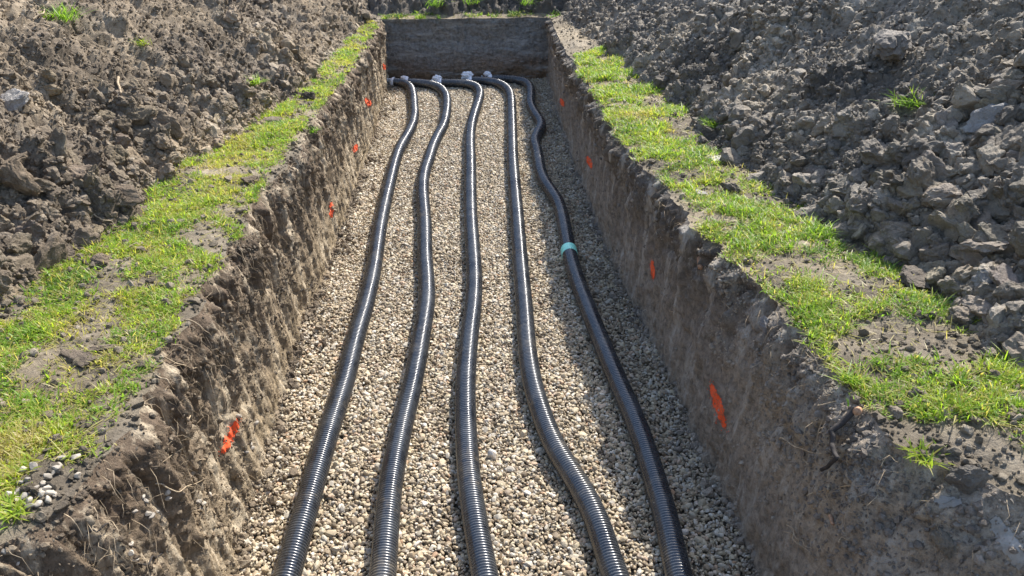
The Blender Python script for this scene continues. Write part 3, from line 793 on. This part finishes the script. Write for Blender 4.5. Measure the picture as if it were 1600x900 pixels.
# ------------------------------------------------------------------ grass
def inside(poly, x, y):
    c = np.zeros(x.shape, bool); n = len(poly)
    for i in range(n):
        x1, y1 = poly[i]; x2, y2 = poly[(i + 1) % n]
        cond = (y1 > y) != (y2 > y)
        c ^= cond & (x < (x2 - x1) * (y - y1) / (y2 - y1 + 1e-12) + x1)
    return c
def blades(pos, nrm, length, width, tone, lean, rng, bend=0.7):
    n = len(pos); th = rng.random(n) * 2 * math.pi
    h = np.stack([np.cos(th), np.sin(th), 0 * th], 1)
    up = nrm + h * (lean * rng.random(n))[:, None]; up /= np.linalg.norm(up, axis=1, keepdims=True)
    sdv = np.cross(up, h); sdv /= np.maximum(np.linalg.norm(sdv, axis=1, keepdims=True), 1e-6)
    bd = (bend * rng.uniform(0.2, 1.2, n) * np.where(np.broadcast_to(lean, n) > 3, 0.25, 1))[:, None]
    V = np.zeros((n, 7, 3)); L = length[:, None]
    for k, (f, wd) in enumerate(((0.0, 0.8), (0.38, 1.0), (0.72, 0.75), (1.0, 0.0))):
        c = pos + up * L * f + (h - np.array([0, 0, 0.35])) * L * bd * f * f
        if k < 3:
            V[:, 2 * k] = c - sdv * (width * wd)[:, None]; V[:, 2 * k + 1] = c + sdv * (width * wd)[:, None]
        else: V[:, 6] = c
    tri = np.array([[0, 1, 3], [0, 3, 2], [2, 3, 5], [2, 5, 4], [4, 5, 6]])
    F = (tri[None] + (np.arange(n) * 7)[:, None, None]).reshape(-1, 3)
    tip = np.tile([0, 0, .4, .4, .75, .75, 1.0], n)
    return V.reshape(-1, 3), F, np.repeat(tone, 7), tip
rngg = np.random.default_rng(77)
TREE_G = {}
def grass_patch(poly_px, P, name_label, dens, seed, bare, yellow=0.0, lm=1.0, bush=0.0):
    poly = [tuple(trace([q])[0][:2]) for q in poly_px]
    X, Y = P[..., 0], P[..., 1]
    msk = inside(poly, X + 0.06 * perlin(X * 6, Y * 6, 0, seed), Y + 0.06 * perlin(X * 6, Y * 6, 3, seed)).astype(float)
    cov = fbm(X * 3.0, Y * 3.0, 0, 3, seed) + 0.5 * fbm(X * 9, Y * 9, 0, 2, seed + 1)
    wt = msk * smooth(bare - 0.12, bare + 0.22, cov)
    for (bx, by, br) in BARE:
        q = trace([(bx, by)])[0]; m = br * float(np.linalg.norm(q - CAM)) / FPX * 0.8
        wt = wt * (1 - 0.95 * np.exp(-(((X - q[0]) / m) ** 2 + ((Y - q[1]) / (2.0 * m)) ** 2) ** 2))
    wt = wt * (1 - 0.75 * smooth(6.2, 7.2, Y) * smooth(-0.25, 0.1, perlin(Y * 1.8, X * 4, 0, seed + 3))) if P is gl else wt
    area = (np.linalg.norm(np.cross(P[1:, :-1] - P[:-1, :-1], P[:-1, 1:] - P[:-1, :-1]), axis=2) * wt[:-1, :-1]).sum()
    nt_ = int(area * dens / 9)
    dcam = np.linalg.norm(P - CAM, axis=2)
    c, nn, i, j = sample_grid(P, nt_, wt, rngg); nn = np.where(nn[:, 2:3] < 0, -nn, nn)
    k = 9
    pos = np.repeat(c, k, 0) + rngg.normal(size=(nt_ * k, 3)) * np.array([0.014, 0.014, 0.0])
    nrm = np.repeat(nn, k, 0) * 0.5 + np.array([0, 0, 0.5])
    big = np.repeat(np.exp(rngg.normal(0, 0.25, nt_)), k)
    clump = np.repeat(np.clip(0.75 + 0.9 * fbm(c[:, 0] * 5, c[:, 1] * 5, 0, 2, seed + 6), 0.4, 1.5), k)
    ln = np.clip(0.036 * lm * big * clump * np.exp(rngg.normal(0, 0.3, nt_ * k)), 0.012, 0.12)
    wd = np.clip(0.0015 * np.exp(rngg.normal(0, 0.25, nt_ * k)), 0.0008, 0.003) * (1 + 0.09 * np.repeat(np.linalg.norm(c - CAM, axis=1), k))
    patch = fbm(c[:, 0] * 2.6, c[:, 1] * 2.6, 0, 3, seed + 9)
    tone = np.repeat(0.42 + yellow + 0.95 * patch + rngg.normal(0, 0.09, nt_), k) + rngg.normal(0, 0.10, nt_ * k)
    dead = rngg.random(nt_ * k) < 0.13; tone[dead] = 0.97
    # dry straw lying flat, also on the bare patches
    n2 = int(nt_ * 1.6); c2, nn2, _i, _j = sample_grid(P, n2, msk * (0.15 + wt), rngg); nn2 = np.where(nn2[:, 2:3] < 0, -nn2, nn2)
    pos = np.vstack([pos, c2 + np.array([0, 0, 0.003])]); nrm = np.vstack([nrm, nn2])
    ln = np.concatenate([ln, rngg.uniform(0.02, 0.06, n2)]); wd = np.concatenate([wd, np.full(n2, 0.0011) * (1 + 0.09 * np.linalg.norm(c2 - CAM, axis=1))])
    tone = np.concatenate([tone, rngg.uniform(0.9, 1.0, n2)])
    lean = np.concatenate([np.full(nt_ * k, 1.1), np.full(n2, 9.0)])
    V, F, tn, tip = blades(pos, nrm, ln, wd, np.clip(tone, 0, 1), lean, rngg)
    me = make_mesh('grass', V, F, False, {'tone': tn, 'tip': tip})
    obj('grass', me, M_GRASS, kind='stuff', label=name_label, cat='grass')
    print('grass', nt_ * k, area)
BARE = [(1300, 440, 55), (1465, 555, 50), (1150, 262, 55), (130, 545, 75), (1560, 760, 70), (300, 440, 26), (290, 300, 18), (1045, 215, 12), (1200, 425, 25)]
LG = A('592,38 572,70 548,112 515,160 470,205 430,275 392,320 352,400 318,450 290,500 262,530 250,585 210,620 205,655 175,705 120,735 60,720 10,800 -120,850 -200,600 0,480 60,450 135,385 235,345 240,290 330,240 425,180 470,150 490,120 520,95 575,36')
LG2 = A('30,760 -80,770 -80,870 20,835')
RG = A('903,88 945,78 985,105 1035,150 1085,200 1110,225 1160,265 1205,300 1300,350 1305,390 1380,420 1480,455 1535,560 1640,600 1640,745 1560,690 1440,674 1338,630 1286,594 1254,535 1222,480 1168,430 1115,395 1078,330 1042,290 980,235 934,170 900,110')
grass_patch(LG, gl, 'patchy green and yellow turf along the left rim of the trench', 34000, 501, -0.18, yellow=0.19, lm=0.62)
grass_patch(RG, gr, 'brighter longer grass along the right rim of the trench', 32000, 511, -0.08, yellow=0.16, lm=0.85)
grass_patch(A('590,44 592,28 850,16 900,22 905,36 848,36 845,26 700,30'), gf, 'thin strip of grass above the far end wall', 11000, 521, -0.02, yellow=-0.15, lm=1.0)
def overhang(T, P, s, n, seed):
    pass

def tuft(px, py, n, size, label, tone=0.5, cat='grass tuft'):
    h = hit(px, py); p = np.array(h[0]); nr = np.array(h[1]) * 0.4 + np.array([0, 0, 0.6]); nr /= np.linalg.norm(nr)
    pos = rngg.normal(size=(n, 3)) * np.array([size * 0.35, size * 0.35, size * 0.06])
    V, F, tn, tip = blades(pos, np.tile(nr, (n, 1)), size * rngg.uniform(0.5, 1.2, n), np.full(n, 0.0022) * rngg.uniform(0.7, 1.3, n), np.clip(rngg.normal(tone, 0.12, n), 0, 1), 1.2, rngg)
    obj('grass_tuft', make_mesh('grass_tuft', V, F, False, {'tone': tn, 'tip': tip}), M_GRASS, label=label, cat=cat, loc=p - nr * 0.005)
tuft(95, 30, 170, 0.11, 'leafy green weed beside a pale bent twig high on the left heap', 0.45)
tuft(397, 130, 110, 0.075, 'small bright tuft near the toe of left heap by the far turf', 0.62)
tuft(224, 68, 50, 0.06, 'sparse yellowish sprig in the middle of the left heap', 0.7)
tuft(265, 195, 40, 0.04, 'tiny tuft low on the left heap among dark clods', 0.6)
tuft(1424, 163, 90, 0.10, 'lone green tuft in the middle of the right heap', 0.5)
tuft(1117, 196, 110, 0.075, 'tuft growing from an upturned clod at the foot of the right heap', 0.5)
tuft(1278, 368, 120, 0.085, 'dense tuft at the edge of the right turf under the grey clods', 0.5)
tuft(1375, 405, 60, 0.07, 'small tuft among crumbs at the toe of the right heap', 0.55)
tuft(1443, 718, 60, 0.055, 'single yellowish tuft on the slumped bare soil at lower right', 0.72)
tuft(680, 8, 90, 0.16, 'wide dark tuft on the far heap left of its middle', 0.35)
tuft(735, 5, 60, 0.14, 'small tuft on the far heap near its middle', 0.4)
tuft(825, 6, 60, 0.14, 'tuft on the far heap near the right corner', 0.45)
tuft(487, 205, 60, 0.05, 'tuft hanging from a torn sod on the left rim', 0.4)
tuft(20, 800, 90, 0.05, 'yellow-green tuft at the near left corner by the pale stones', 0.75)

# ------------------------------------------------------------------ notable clods and stones, placed where the photograph has them
def clod_at(px, py, rpx, label, mat, col=(1, 1, 1), shape=(1.1, 0.95, 0.85), sink=0.25, cat='clod', name='soil_clod', upright=False, group=None):
    h = hit(px, py + rpx * 0.5)
    r = rpx * depth_scale(h[0]); nr = np.array(h[1])
    o = obj(name, big_mesh(int(rngc.integers(0, 12)), mat), None, label=label, cat=cat, group=group)
    nn = np.array([[0, 0, 1.0]]) if upright else nr[None]
    o.rotation_euler = Matrix(tilt_rot(1, rngc, nn, 0.15)[0].tolist()).to_euler()
    o.scale = tuple(r * q for q in shape)
    o.location = Vector(h[0]) + Vector(nr) * r * shape[2] * (1 - sink) * 0.6
    o.color = tuple(col) + (1,)
M_CLAY = soil_mat('pale_clay', (0.20, 0.19, 0.17), (0.33, 0.31, 0.285), (0.50, 0.48, 0.44), rough=0.6, spec=0.45)
clod_at(1540, 178, 30, 'pale grey angular boulder of clay on the right heap', M_CLAY)
clod_at(1392, 55, 32, 'big dark block half buried high on the right heap', M_RHEAP, (0.9, 0.9, 0.95), (1.3, 0.9, 0.8), 0.5)
clod_at(1572, 95, 30, 'long slanting slab near the top right of the right heap', M_RHEAP, (1.05, 1.03, 1), (1.6, 0.7, 0.6), 0.4)
clod_at(1540, 432, 23, 'round pale clod at right end of the cluster above the right turf', M_CLAY, (0.75, 0.74, 0.72), (1, 0.95, 0.95))
clod_at(1496, 442, 21, 'round dark clod at left end of the cluster above the right turf', M_RHEAP, (0.95, 0.95, 0.95), (1, 0.95, 0.95))
clod_at(1504, 412, 22, 'broad grey clod resting behind the two round clods on right', M_RHEAP, (1.15, 1.15, 1.15), (1.2, 1, 0.8))
clod_at(1430, 432, 25, 'rough dark lump standing alone at the toe of right heap', M_RHEAP, (0.72, 0.68, 0.65), (1.05, 1, 1))
clod_at(1458, 392, 16, 'smooth rounded clod between the rough lump and the cluster', M_RHEAP, (1, 1, 1))
clod_at(1110, 205, 15, 'upturned dark clod with grass on it at the right toe', M_RHEAP, (0.6, 0.58, 0.55), (1, 0.9, 1.1))
clod_at(1098, 218, 10, 'small grey clod in front of the upturned sod', M_RHEAP, (1.0, 1, 1))
clod_at(1142, 290, 13, 'dark clod lying on the right turf beside a bare patch', M_RHEAP, (0.6, 0.58, 0.55), (1.3, 0.9, 0.7), upright=True)
clod_at(1090, 296, 13, 'flat pale clod on the right rim among the grass', M_CLAY, (0.95, 0.93, 0.9), (1.3, 0.8, 0.4), upright=True)
clod_at(1335, 290, 22, 'tall narrow dark clod standing on the right slope', M_RHEAP, (0.95, 0.95, 1.0), (0.75, 0.75, 1.3))
clod_at(1370, 235, 26, 'broken grey block in the middle of the right heap', M_RHEAP, (1.1, 1.1, 1.1), (1.1, 1, 0.9))
clod_at(1535, 240, 20, 'grey clod below the pale boulder on the right heap', M_CLAY, (0.8, 0.78, 0.75), (1.3, 0.8, 0.7))
clod_at(1290, 190, 18, 'grey clod left of the lone tuft on right heap', M_RHEAP, (1.05, 1.05, 1.05))
clod_at(962, 66, 14, 'dark lump at the far toe of the right heap', M_RHEAP, (0.75, 0.73, 0.7), (1.2, 1, 0.9))
clod_at(958, 79, 7, 'small rounded lump in front of the far dark one', M_RHEAP, (1.1, 1.08, 1.0))
clod_at(1043, 66, 14, 'angular clod low on the far part of right heap', M_RHEAP, (0.8, 0.78, 0.76))
clod_at(1550, 545, 18, 'flat oval clod at the toe beside the near right turf', M_RHEAP, (1.1, 1.08, 1.05), (1.3, 1, 0.55))
clod_at(1500, 490, 22, 'brown crumbly clod at the turf edge under the round clods', M_RHEAP, (0.9, 0.85, 0.8), (1, 1, 0.9))
clod_at(1590, 215, 18, 'pale streaked clod at the right edge of the right heap', M_CLAY, (1.05, 1.05, 1.0))
clod_at(1575, 380, 26, 'large grey clod at the right edge above the cluster', M_RHEAP, (1.1, 1.1, 1.1), (1.2, 1, 0.8))
clod_at(1515, 740, 24, 'dark rounded clod on the slumped soil at lower right', M_RHEAP, (0.8, 0.82, 0.85), (1.3, 1, 0.6))
clod_at(1475, 835, 22, 'grey lump sunk in the slumped slope at lower right', M_RHEAP, (1.2, 1.2, 1.15), (1, 0.9, 0.7))
clod_at(1400, 640, 14, 'small dry clod between the dark root and the right grass', M_RHEAP, (1.1, 1.05, 1.0), upright=True)
clod_at(1197, 500, 13, 'pale lump stuck in the top of the right wall', M_CLAY, (0.9, 0.9, 0.95), (1.2, 0.8, 0.8), 0.5)
clod_at(12, 155, 22, 'whitish clod at the left edge of the left heap', M_CLAY, (1.15, 1.12, 1.08), (1.5, 0.9, 0.5))
clod_at(188, 233, 23, 'tall dark pointed clod near the foot of the left heap', M_LHEAP, (0.75, 0.75, 0.78), (0.85, 0.6, 1.2), 0.15, upright=True)
clod_at(276, 240, 15, 'light tan rounded clod at the foot of the left heap', M_LHEAP, (1.35, 1.3, 1.2), (1.1, 0.9, 0.85))
clod_at(262, 265, 20, 'broad brown clod below the tan one on left heap', M_LHEAP, (1.0, 1, 1), (1.2, 0.9, 0.8))
clod_at(430, 186, 12, 'dark grey clod lying in the left turf', M_LHEAP, (0.6, 0.62, 0.65), (1.1, 0.9, 0.8), upright=True)
clod_at(481, 147, 12, 'black clod where the left turf narrows', M_LHEAP, (0.45, 0.45, 0.45), (1.2, 0.9, 0.8), upright=True)
clod_at(487, 208, 13, 'black torn sod overhanging the left rim', M_LHEAP, (0.32, 0.3, 0.28), (0.9, 0.9, 1.0), upright=True)
clod_at(358, 276, 13, 'grey clod at the inner edge of the left turf', M_LHEAP, (0.95, 0.98, 1.0), (1.2, 0.8, 0.6), upright=True)
clod_at(392, 278, 13, 'dark clod close to the left rim by the grey one', M_LHEAP, (0.6, 0.58, 0.56), (1.2, 0.9, 0.7), upright=True)
clod_at(75, 390, 30, 'large crumbly brown clod low on the near left heap', M_LHEAP, (1.05, 1.03, 1.0), (1.3, 1, 0.9))
clod_at(125, 365, 22, 'round brown clod above the near left turf', M_LHEAP, (1.0, 1.0, 1.0))
clod_at(200, 300, 24, 'wide cracked brown clod at toe of left heap', M_LHEAP, (1.15, 1.1, 1.05), (1.5, 1, 0.7))
clod_at(30, 265, 26, 'lumpy brown clod at left edge above the near turf', M_LHEAP, (1.05, 1, 0.95), (1.2, 1, 0.9))
clod_at(120, 545, 30, 'flat dark cracked slab of soil lying in the left grass', M_LHEAP, (0.62, 0.62, 0.65), (1.25, 0.7, 0.32), 0.3, upright=True)
clod_at(160, 535, 22, 'smaller piece at the right end of the dark cracked slab', M_LHEAP, (0.7, 0.7, 0.72), (1.1, 0.8, 0.36), 0.3, upright=True)
clod_at(160, 403, 14, 'small dark clod at the upper edge of the left grass', M_LHEAP, (0.65, 0.62, 0.6), (1.1, 1, 0.7), upright=True)

rngs = np.random.default_rng(3)
T_ST = [lump(3, rngs, 12, 0.52, 0.85, 0.05, 1.2, (0.6, 0.9), seed=i) for i in range(8)]
ST_ME = []
for i, (V, F) in enumerate(T_ST):
    me = make_mesh('stone', V, F, False, {'tone': np.full(len(V), 0.74 + 0.02 * i)}); me.materials.append(M_GRAVEL); ST_ME.append(me)
def stone(px, py, rpx, label, group=None, v=1.2, lift=0.4):
    h = hit(px, py); r = rpx * depth_scale(h[0])
    o = obj('stone', ST_ME[int(rngs.integers(0, 8))], None, label=label, cat='stone', group=group)
    o.rotation_euler = Matrix(rand_rot(1, rngs)[0].tolist()).to_euler(); o.scale = (r * 1.15, r, r * 0.9)
    o.location = Vector(h[0]) + Vector(h[1]) * r * lift; o.color = (v, v, v * 1.04, 1)
PILE = A('37,737 54,734 76,747 96,719 118,717 84,742 44,752 32,770 14,781 28,783 40,779 46,786 62,772 66,776 74,768 78,774 86,775 60,790 46,794 75,785 122,746 18,776 55,765 70,760 34,757 90,733 8,790')
for px, py in PILE:
    stone(px, py, rngs.uniform(6, 9), 'pale grey stone in the small heap at the near left rim', 'stones heaped at the near left rim', v=rngs.uniform(0.65, 0.95), lift=rngs.uniform(0.4, 0.9))
WST = A('224,776 227,782 261,770 263,778 210,799 231,802 236,806 245,799 309,784 318,786 313,796 203,864 210,873 327,773 391,694 385,706 393,700 398,661 372,650 8,862 28,880 205,850 300,740')
for px, py in WST:
    stone(px, py, rngs.uniform(3.5, 6.5), 'small pale stone stuck in the near left wall', 'stones stuck in the left wall', v=rngs.uniform(0.7, 0.95), lift=0.2)
stone(770, 716, 11, 'large flat white stone between the middle pipes', v=1.5, lift=0.6)

# ------------------------------------------------------------------ paint marks on the walls
def paint(wall_o, bvh, px0, py0, px1, py1, wpx, seed, label):
    a, b = hit(px0, py0, [bvh]), hit(px1, py1, [bvh])
    if not a or not b: print('paint miss', px0, py0); return
    nl, nw = 70, 26
    V, keep = [], []; pr = np.random.default_rng(seed)
    dx, dy = px1 - px0, py1 - py0; L = math.hypot(dx, dy); ox, oy = -dy / L, dx / L
    for i in range(nl):
        f = -0.12 + 1.24 * i / (nl - 1); px, py = px0 + dx * f, py0 + dy * f
        body = 0.5 * max(0.0, math.sin(math.pi * min(1, max(0, f * 0.88 + 0.06)))) ** 0.5
        for j in range(nw):
            g = (j / (nw - 1) - 0.5) * 2; ww = wpx * 1.7
            h = hit(px + ox * g * ww, py + oy * g * ww, [bvh])
            V.append(tuple(h[0] + h[1] * 0.0025) if h else V[-1])
            nz = float(perlin(f * L * 0.16, g * ww * 0.2, seed * 1.7, seed)) + 0.8 * float(perlin(f * L * 0.5, g * ww * 0.6, seed, seed + 1))
            e = abs(g) - body * (1 + 0.5 * nz) + 0.25 * max(0, -0.35 - nz)
            keep.append(e < 0 if 0 <= f <= 1 else False)
            if not keep[-1] and e < 0.45 and pr.random() < 0.10 * (1 - e / 0.45): keep[-1] = 2
    F = grid_faces(nl, nw); kp = np.array(keep, int)
    F = F[((kp[F] == 1).sum(1) >= 3) | (kp[F[:, 0]] == 2)]
    V = np.array(V); used = np.unique(F); mp = -np.ones(len(V), int); mp[used] = np.arange(len(used))
    obj('paint_mark', make_mesh('paint_mark', V[used], mp[F], True), M_PAINT, parent=wall_o, label=label)
paint(O_WL, B_WL, 372, 656, 347, 708, 8, 1, 'largest orange spray mark on the near left wall')
paint(O_WL, B_WL, 517, 316, 518, 340, 4.0, 2, 'narrow orange mark halfway along the left wall')
paint(O_WL, B_WL, 557, 225, 553, 238, 4.0, 3, 'small orange mark on the left wall beyond halfway')
paint(O_WL, B_WL, 571, 153, 578, 166, 4.5, 4, 'orange blotch on the far part of the left wall')
paint(O_WL, B_WL, 599, 99, 601, 109, 2.6, 5, 'tiny orange mark near the far left corner')
paint(O_WR, B_WR, 1112, 600, 1133, 668, 7.5, 6, 'largest orange stripe on the near right wall')
paint(O_WR, B_WR, 1019, 407, 1022, 436, 4.0, 7, 'narrow orange stripe halfway along the right wall')
paint(O_WR, B_WR, 918, 244, 925, 262, 4.2, 8, 'short orange mark on the right wall beyond halfway')
paint(O_WR, B_WR, 876, 154, 881, 166, 3.4, 9, 'small orange mark on the far part of the right wall')

def smear(cx, cy, rx, ry, ang, seed, label):
    """pale wet clay dragged flat over the soil: a thin skin that follows the surface"""
    nl, nw = 34, 16; V, keep = [], []; ca, sa = math.cos(ang), math.sin(ang)
    for i in range(nl):
        for j in range(nw):
            u, v = (i / (nl - 1) - 0.5) * 2, (j / (nw - 1) - 0.5) * 2
            h = hit(cx + u * rx * ca - v * ry * sa, cy + u * rx * sa + v * ry * ca)
            r = math.sqrt(u * u + v * v); nz = float(fbm(u * 1.6, v * 1.2, seed, 3, seed))
            V.append(tuple(h[0] + h[1] * (0.003 + 0.006 * max(0, 0.8 - r)))); keep.append(r < 0.62 or r < 0.85 + 0.55 * nz)
    F = grid_faces(nl, nw); kp = np.array(keep); F = F[kp[F].all(1)]
    V = np.array(V); used = np.unique(F); mp = -np.ones(len(V), int); mp[used] = np.arange(len(used))
    obj('clay_smear', make_mesh('clay_smear', V[used], mp[F], True, {'tone': np.full(len(used), 0.6)}), M_SMEAR, parent=O_GROUND, label=label)
M_SMEAR = soil_mat('smeared_clay', (0.22, 0.20, 0.165), (0.32, 0.295, 0.25), (0.42, 0.39, 0.34), rough=0.55, spec=0.45, bump_d=0.001)
smear(1480, 785, 26, 12, 0.05, 3, 'small flat smear of pale clay below the yellowish tuft')
smear(1578, 852, 62, 20, 0.95, 5, 'large whitish smear of clay at the near right corner')
smear(1130, 247, 34, 10, 0.15, 11, 'pale trodden patch between the right turf and heap')

# ------------------------------------------------------------------ roots and twigs
def tube(points, radii, seg=7):
    pts = np.array(points, float); t = np.linspace(0, len(pts) - 1, max(10, 5 * len(pts)))
    q = np.stack([np.interp(t, range(len(pts)), pts[:, k]) for k in range(3)], 1)
    for _ in range(3): q[1:-1] = 0.25 * q[:-2] + 0.5 * q[1:-1] + 0.25 * q[2:]
    r = np.interp(t, range(len(pts)), radii)
    L = np.concatenate([[0], np.cumsum(np.linalg.norm(np.diff(q, axis=0), axis=1))])
    q = np.vstack([q[:1], q, q[-1:]]); L = np.concatenate([L[:1] - 1e-4, L, L[-1:] + 1e-4]); r = np.concatenate([[1e-5], r, [1e-5]])
    V, F = sweep(q, L, L, r, seg); return V, flip(F)
def twig(pxs, r, label, mat=None, name='root', cat='root', lift=0.024, taper=0.35, group=None, wob=0.006):
    pts = []
    for i, (px, py) in enumerate(pxs):
        h = hit(px, py); pts.append(np.array(h[0] + h[1] * (lift if 0 < i < len(pxs) - 1 else lift * 0.4)))
    fine = []
    for a, b in zip(pts[:-1], pts[1:]):
        for f in (0, 0.33, 0.66): fine.append(a + (b - a) * f + rngs.normal(size=3) * wob)
    fine.append(pts[-1]); rr = np.linspace(r, r * taper, len(fine))
    V, F = tube(fine, rr); Vc, c = recentre(V)
    return obj(name, make_mesh(name, Vc, F, True), mat or M_ROOT, label=label, cat=cat, loc=c, group=group), c
rt, rc = twig(A('1348,640 1336,664 1322,684 1312,712 1300,738'), 0.011, 'thick dark broken root hanging down the near right wall', M_BARK, lift=0.085, taper=0.55, wob=0.003)
h0 = hit(1347, 643); h1 = hit(1342, 650)
V, F = tube([np.array(h0[0] + h0[1] * 0.018), np.array(h1[0] + h1[1] * 0.045)], [0.0125, 0.013], 10)
obj('broken_end', make_mesh('broken_end', V - rc, F, True), M_WOOD, parent=rt, label='pale torn wood at the root end')
twig(A('1300,738 1297,760 1294,776'), 0.006, 'thin tail of root below the thick dark one', lift=0.014, taper=0.4)
twig(A('1299,806 1304,820'), 0.007, 'short stub of bare wood low on the near right wall', M_WOOD, lift=0.012, taper=0.8, wob=0.001)
twig(A('1218,684 1250,692 1285,705'), 0.0028, 'long pale twig sticking from the right wall left of the thick root', lift=0.035)
twig(A('1260,720 1292,728'), 0.0024, 'short pale twig below the long one on right wall')
twig(A('1266,776 1292,762'), 0.0024, 'pale twig slanting up to the root tail')
twig(A('1322,757 1355,757'), 0.0022, 'level straw-coloured twig right of the root tail')
twig(A('1312,846 1335,832'), 0.0024, 'pale twig low on the near right wall')
twig(A('1373,732 1392,722 1408,712'), 0.0020, 'fine curved root on the slumped soil at right')
twig(A('1280,634 1310,628'), 0.0026, 'pale root stub under the grass overhang at right')
twig(A('1466,888 1476,872'), 0.0024, 'short twig at the bottom of the slumped slope')
twig(A('1238,820 1250,838 1272,856'), 0.0024, 'upper fine root of the loop low on right wall')
twig(A('1236,828 1256,848 1268,872'), 0.0020, 'lower fine root of the loop low on right wall')
twig(A('1048,485 1066,492'), 0.0022, 'short root on the right wall beyond the stripe')
twig(A('1135,476 1150,486'), 0.0022, 'brown twig in the upper right wall')
twig(A('1094,404 1095,418'), 0.014, 'cut end of a thick brown root in right wall', M_WOOD, lift=0.01, taper=0.9, wob=0.0)
twig(A('1258,575 1275,572 1290,580'), 0.0024, 'pale root under the turf corner at right')
twig(A('1570,330 1590,308'), 0.004, 'straight pale twig at the right edge of right heap')
twig(A('1575,360 1600,352'), 0.003, 'thin bent stem below the straight twig', lift=0.03)
twig(A('1356,402 1362,420'), 0.0035, 'short stalk standing at the toe of right heap', lift=0.03)
twig(A('46,32 54,20 70,14'), 0.006, 'bent pale twig high on the left heap by the weed', name='twig', cat='twig', lift=0.04)
twig(A('52,38 68,46 88,46'), 0.005, 'second pale twig under the leafy weed', name='twig', cat='twig', lift=0.03)
twig(A('184,124 187,148'), 0.008, 'short pale stick standing in the left heap', name='twig', cat='twig', lift=0.03, taper=0.8)
twig(A('140,335 165,345 192,358'), 0.0035, 'long thin straw lying at the toe of left heap', name='twig', cat='twig', lift=0.02)
twig(A('195,392 215,387 230,390'), 0.003, 'thin stem lying on the left turf', name='twig', cat='twig', lift=0.02)
twig(A('240,756 275,757 315,748'), 0.0030, 'level twig sticking from the near left wall', lift=0.02)
twig(A('130,834 155,822 176,812'), 0.0030, 'dark root above the hollow at lower left', M_BARK, lift=0.02)
twig(A('190,888 220,876 245,868 268,846'), 0.0040, 'long dark root at the bottom of left wall', M_BARK, lift=0.015)
twig(A('312,716 316,728 310,742'), 0.0022, 'curled fine root below the large left mark', lift=0.02)
twig(A('248,558 278,566 305,574'), 0.0032, 'root poking out under the left turf edge', lift=0.02)
twig(A('292,500 310,518 330,528'), 0.0028, 'fine root in the top of the left wall', lift=0.02)
twig(A('245,590 255,600 270,606'), 0.0024, 'white root hanging at the left turf corner', lift=0.03)
twig(A('300,650 288,660'), 0.0022, 'short straw in the near left wall above the mark', lift=0.02)
twig(A('470,455 480,450 490,440'), 0.004, 'dark curved root in the middle of left wall', M_BARK, lift=0.015)

# fine root fibres hanging out of the topsoil: nobody could count them
def fibres(P, T, s, n, label, seed):
    wt = (smooth(0.55, 0.95, T) + 0.12) / np.clip(np.linalg.norm(P - CAM, axis=2), 1.2, 20)
    pos, nn, i, j = sample_grid(P, n, wt, rngs); nn = nn * np.where((nn[:, 0] * s) < 0, 1, -1)[:, None]
    Vs, Fs, off = [], [], 0
    for q in range(n):
        L = rngs.uniform(0.03, 0.11); d = nn[q] * 0.7 + np.array([0, rngs.normal() * 0.6, -rngs.uniform(0.2, 1.1)]); d /= np.linalg.norm(d)
        p0 = pos[q] - nn[q] * 0.004
        pts = [p0, p0 + nn[q] * L * 0.25 + d * L * 0.25, p0 + d * L * 0.7 + nn[q] * L * 0.1 + rngs.normal(size=3) * 0.008, p0 + d * L + np.array([0, 0, -L * 0.35])]
        r = rngs.uniform(0.0006, 0.0013)
        k = 4; a = np.array(pts); seg = 3
        an = np.linspace(0, 2 * math.pi, seg, endpoint=False)
        ring = np.stack([np.cos(an), np.sin(an), 0 * an], 1)
        V = a[:, None] + ring[None] * (np.array([1, 0.9, 0.7, 0.3]) * r)[:, None, None]
        ii = np.arange(k - 1)[:, None] * seg; jj = np.arange(seg)[None]
        F = np.stack([ii + jj, ii + (jj + 1) % seg, ii + seg + (jj + 1) % seg, ii + seg + jj], 2).reshape(-1, 4)
        Vs.append(V.reshape(-1, 3)); Fs.append(F + off); off += k * seg
    obj('root_fibres', make_mesh('root_fibres', np.vstack(Vs), np.vstack(Fs), True), M_ROOT, kind='stuff', label=label, cat='roots')
fibres(wl, tl_, -1, 900, 'fine pale root fibres hanging from the left wall', 1)
fibres(wr, tr_, 1, 600, 'fine pale root fibres hanging from the right wall', 2)
print('objects', len(bpy.data.objects))
